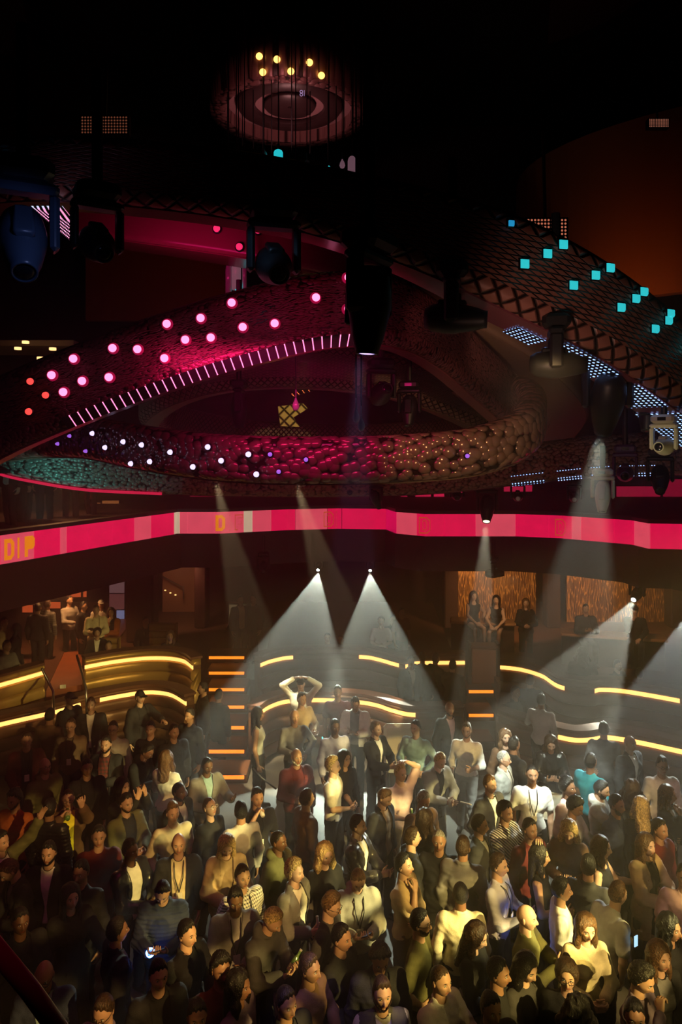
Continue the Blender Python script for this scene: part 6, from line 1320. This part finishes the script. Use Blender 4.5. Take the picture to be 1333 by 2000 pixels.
R_(138, 1752, 40, 'talk', 'jacket', 'k', 'woman in black with a hand lifted, lower left', hair='long', hc='k', skin=3, fem=1, inner='k')
R_(158, 1704, -10, 'stand', 'sweater', 'k', 'dim person in black behind the woman lifting a hand', hc='k', skin=2)
R_(230, 1818, 120, 'stand2', 'jacket', 'k', 'dim figure in a grey-edged black jacket, lower left', hc='k', skin=2, inner='g')
R_(938, 1612, 70, 'stand2', 'suit', 'k', 'man in a dark suit with a grey waistcoat in profile', hair='short', hc='k', skin=2, inner='g')
R_(975, 1900, 60, 'stand', 'sweater', 'k', 'dark figure between the clapping woman and the dim man, bottom', hc='k', skin=2)
R_(668, 1832, 60, 'stand2', 'sweater', 'k', 'small dark figure below the man in glasses, centre bottom', hc='k', skin=3)
R_(310, 1905, 30, 'stand', 'jacket', 'k', 'dark figure below the quilted jacket, bottom left of centre', hc='k', skin=3, inner='k')
R_(1180, 1425, 160, 'stand', 'shirt', 'c', 'dim figure in charcoal seen from behind near the right banquette', hc='k', skin=2)
R_(505, 1395, 90, 'stand', 'tank', 'q', 'woman in a pale sequinned top at the left end of the middle banquette', hair='long', hc='k', skin=2, fem=1)
R_(1150, 1692, 150, 'stand2', 'shirt', 'c', 'dark figure with a white cuff right of the white tee', hc='k', skin=2)
R_(600, 1560, 120, 'stand', 'sweater', 'n', 'dim person in brown below the white-bearded man', hc='n', skin=2)
R_(905, 1655, 160, 'stand2', 'jacket', 'g', 'person in grey seen from behind right of the khaki shirt', hc='n', skin=2, inner='g', pants='g')
R_(560, 1960, 40, 'stand', 'jacket', 'k', 'dim figure in black at the bottom, left of the maroon jumper', hc='k', skin=2, inner='k')
R_(385, 1985, 20, 'stand', 'sweater', 'k', 'dark head cut off by the bottom edge, left of the purple top', hc='k', skin=2)
R_(960, 1970, 20, 'stand', 'jacket', 'k', 'dark head cut off by the bottom edge, right of the grey vest', hc='k', skin=2, inner='k')
R_(40, 1800, 40, 'stand', 'jacket', 'k', 'dark figure at the left border above the bald man with a scarf', hc='k', skin=1, inner='k')
R_(170, 1500, 30, 'stand', 'jacket', 'k', 'dim person in black behind the man in the yellow tee', hc='k', skin=2, inner='k')
R_(470, 1585, -150, 'stand', 'shirt', 'l', 'person with a pale grey back beside the black polo', hc='k', skin=2, hair='short')
R_(1005, 1455, 120, 'stand', 'jacket', 'k', 'dim figure turned away behind the woman in dim brown', hc='k', skin=2, inner='k')
R_(340, 1430, 40, 'stand', 'jacket', 'k', 'dim figure in black left of the stair strips', hc='k', skin=2, inner='k')
R_(370, 1398, -30, 'stand', 'sweater', 'k', 'dim figure in a dark top at the end of the left light strip', hc='k', skin=2)
R_(1290, 1620, 30, 'stand', 'sweater', 'r', 'dim person in dark red at the right edge below the yellow-lit hand', hc='k', skin=2)
R_(1240, 1985, -10, 'stand', 'sweater', 'k', 'dark head at the very bottom right', hc='k', skin=2)
# ---- guests on the terraces and the ledges
R_(74, 1188, 175, 'stand', 'jacket', 'k', 'tall man in black seen from behind on the red walkway', hc='k', skin=2, floor=.88, Y=17.4)
R_(93, 1180, 160, 'stand', 'shirt', 'plaid:g:k', 'person in a plaid shirt on the red walkway', hc='n', skin=2, floor=.88, Y=18.0)
R_(136, 1173, 60, 'clasp', 'sweater', 'l', 'man in a pale grey jumper in profile by the orange panels', hc='k', skin=3, floor=.88, Y=18.6)
R_(164, 1184, 80, 'talk', 'jacket', 'k', 'man in black holding something white right of the grey jumper', hc='k', skin=3, floor=.88, Y=18.4, inner='k')
R_(188, 1192, 20, 'claplow', 'coat', 'm', 'person in a beige coat on the left terrace', hc='b', skin=4, floor=.9, Y=17.4, inner='m')
R_(198, 1180, 20, 'stand', 'hoodie', 'l', 'person in a pale grey hood behind the beige coat', hc='k', skin=3, floor=.9, Y=18.3, cap='l')
R_(217, 1196, 15, 'chin', 'jacket', 'o', 'woman in a red-orange jacket touching her mouth', hair='long', hc='n', skin=4, fem=1, floor=.9, Y=17.9, inner='k')
R_(190, 1236, 15, 'sit', 'suit', 'k', 'seated person in a white shirt and open jacket on the left terrace', hair='pony', hc='k', skin=3, Y=17.0, fem=1)
R_(212, 1262, 10, 'sitchin', 'sweater', 'l', 'seated person in pale grey leaning low behind the gold wall', hc='k', skin=3, Y=16.8)
R_(333, 1242, 10, 'sitphone', 'jacket', 'k', 'woman in black seated with a blue-glowing wristband', hair='long', hc='b', skin=3, fem=1, Y=16.9, inner='k', watch='Rb')
R_(285, 1214, 40, 'stand', 'jacket', 'k', 'dark figure by the pillar on the left terrace', hc='k', skin=3, floor=.9, Y=18.2, inner='k')
R_(8, 1216, 60, 'sit', 'sweater', 't', 'seated person in tan at the left border', hc='n', skin=3, Y=16.2)
R_(30, 1228, -60, 'sit', 'jacket', 'k', 'seated person in black with long hair at the left border', hair='long', hc='k', skin=2, fem=1, Y=16.0, inner='k')
R_(14, 1262, 70, 'sitphone', 'shirt', 'g', 'seated person with bare forearms lowest at the left border', hc='n', skin=3, Y=15.2)
R_(470, 1172, 30, 'stand', 'jacket', 'k', 'left of two silhouettes before the dim yellow window', hc='k', skin=2, floor=.9, Y=18.6, inner='t')
R_(495, 1170, -30, 'stand', 'jacket', 'k', 'right of two silhouettes before the dim yellow window', hc='k', skin=2, floor=.9, Y=18.6, inner='k')
R_(745, 1214, 0, 'clasp', 'polo', 'i', 'man in a short-sleeved pale shirt behind the middle beam', hair='curly', hc='b', skin=3, Y=18.0, floor=.9, inner='k')
R_(785, 1196, 30, 'stand', 'tee', 'r', 'dim man in red right of the pale short-sleeved shirt', hc='k', skin=2, Y=18.6, floor=.9)
R_(768, 1210, 20, 'stand', 'jacket', 'k', 'dim dark figure between the pale shirt and the man in red', hc='k', skin=2, Y=18.8, floor=.9, inner='k')
R_(640, 1246, 10, 'stand', 'shirt', 'n', 'dim figure in brown between the two teal-white beams, left one', hc='k', skin=2, Y=17.2, floor=.9)
R_(666, 1250, -20, 'stand', 'shirt', 'n', 'dim figure in brown between the two teal-white beams, right one', hc='k', skin=2, Y=17.2, floor=.9)
R_(803, 1292, 20, 'stand', 'suit', 'k', 'silhouetted man with a white shirt front on the middle terrace', hc='k', skin=2, Y=15.4, floor=.45)
R_(826, 1284, 160, 'stand', 'jacket', 'k', 'dark silhouette turned away on the middle terrace, middle one', hc='k', skin=2, Y=15.6, floor=.45, inner='k')
R_(852, 1286, 120, 'stand', 'jacket', 'k', 'dark silhouette on the middle terrace, right one', hc='k', skin=2, Y=15.6, floor=.45, inner='k')
R_(926, 1164, 10, 'sitbrace', 'tank', 'k', 'woman in a black top sitting on the left ledge, face in shadow', hair='wavy', hc='n', skin=4, fem=1, Y=18.4, pants='skirt')
R_(970, 1172, -20, 'sit', 'tank', 'k', 'dark-haired woman sitting with crossed legs on the left ledge', hair='long', hc='k', skin=4, fem=1, Y=18.3, pants='skirt')
R_(1028, 1178, -10, 'clasp', 'jacket', 'k', 'long-haired woman in dark clothes standing by the slatted wall', hair='long', hc='b', skin=3, fem=1, Y=18.4, floor=.9, inner='k')
R_(1145, 1190, -5, 'sitphone', 'jacket', 'c', 'dark-haired guest in charcoal sitting on the right ledge', hc='k', skin=3, Y=17.25, inner='c')
R_(1241, 1192, -20, 'sitchin', 'sweater', 'k', 'guest in a black cap sitting on the right ledge', hc='k', skin=3, Y=16.9, cap='k')
R_(1138, 1276, 170, 'stand', 'coat', 'k', 'large dark figure turned away where the slanting beam begins to spread', hair='curlylong', hc='k', skin=3, Y=14.6, floor=.45, s=1.06, inner='k')
R_(1250, 1316, 160, 'stand', 'shirt', 'c', 'grey figure seen from behind below the right ledge', hc='k', skin=2, Y=14.9, floor=.45)
R_(1208, 1300, 30, 'stand', 'jacket', 'k', 'dim figure on the right terrace left of the grey one', hc='k', skin=2, Y=15.5, floor=.45, inner='k')
R_(885, 1300, 150, 'stand', 'jacket', 'k', 'dim figure left of the host stand', hc='k', skin=2, Y=15.3, floor=.45, inner='k')
# ---- balcony guests behind the pink ribbon
for x, Y_, a_, c_, t_, kk in ((88, 14.6, 10, 'k', 'suit', 'man in a dark suit with a white collar peeking between the rings on the balcony'), (40, 14.2, 150, 'k', 'jacket', 'balcony guest whose dark legs show at the far left'), (66, 14.6, 40, 'n', 'shirt', 'balcony guest whose legs show second from the left'),
                             (20, 13.6, -20, 'k', 'jacket', 'balcony guest at the left border with crossed dark legs'), (138, 15.2, 20, 'r', 'shirt', 'balcony guest with red-lit legs in the middle of the group'), (178, 15.6, -20, 'r', 'shirt', 'balcony guest with red-lit legs at the right of the group')):
    R_(x, 872, a_, 'stand', t_, c_, kk, hair='short', hc='n', skin=4, floor=4.70, Y=Y_, inner='w', pants='r' if c_ == 'r' else 'k', beard='stubble' if x == 88 else None)  # red light on the legs is put into the trouser colour
# one emerald glow-stick and a pale folded paper among the crowd
o = MB().tube([L3(630, 1440, 1.1), L3(631, 1450, 1.1)], .014, 8).build('glow_stick', CYANGL); tag(o, 'small teal glow stick left of the lavender shirt', 'glow stick')
o = MB().tube([L3(900, 1566, 1.05), L3(921, 1572, 1.05)], .012, 8).build('drum_stick', mat('pale_stick', (.7, .65, .5), .5)); tag(o, 'thin pale straight stick right of the grey blazer', 'stick')
o = MB().box(L3(1243, 1838, 1.35), (.05, .012, .11), rz=.5, ch=.005).build('phone', mat('lit_phone', (.3, .4, .5), .3, emit=(.45, .75, 1.0), es=1.2)); tag(o, 'small pale blue lit phone alone among the dark figures at the lower right', 'phone')
# ---------------------------------------------------------------- haze hanging in the hall
hz = MB().box((0, 14.55, 3.85), (29.5, 19.5, 7.6)).build('haze', None or mat('tmp'))
hm = bpy.data.materials.new('haze'); hm.use_nodes = True; N = hm.node_tree.nodes; K = hm.node_tree.links
N.remove(N['Principled BSDF']); vs = N.new('ShaderNodeVolumeScatter'); vs.inputs['Density'].default_value = 0.027; vs.inputs['Anisotropy'].default_value = 0.45
vs.inputs['Color'].default_value = (1, .95, .9, 1); K.new(vs.outputs[0], N['Material Output'].inputs['Volume'])
hz.data.materials.clear(); hz.data.materials.append(hm); hz['kind'] = 'stuff'; hz['label'] = 'thin stage haze filling the hall and showing the beams'; hz['category'] = 'haze'
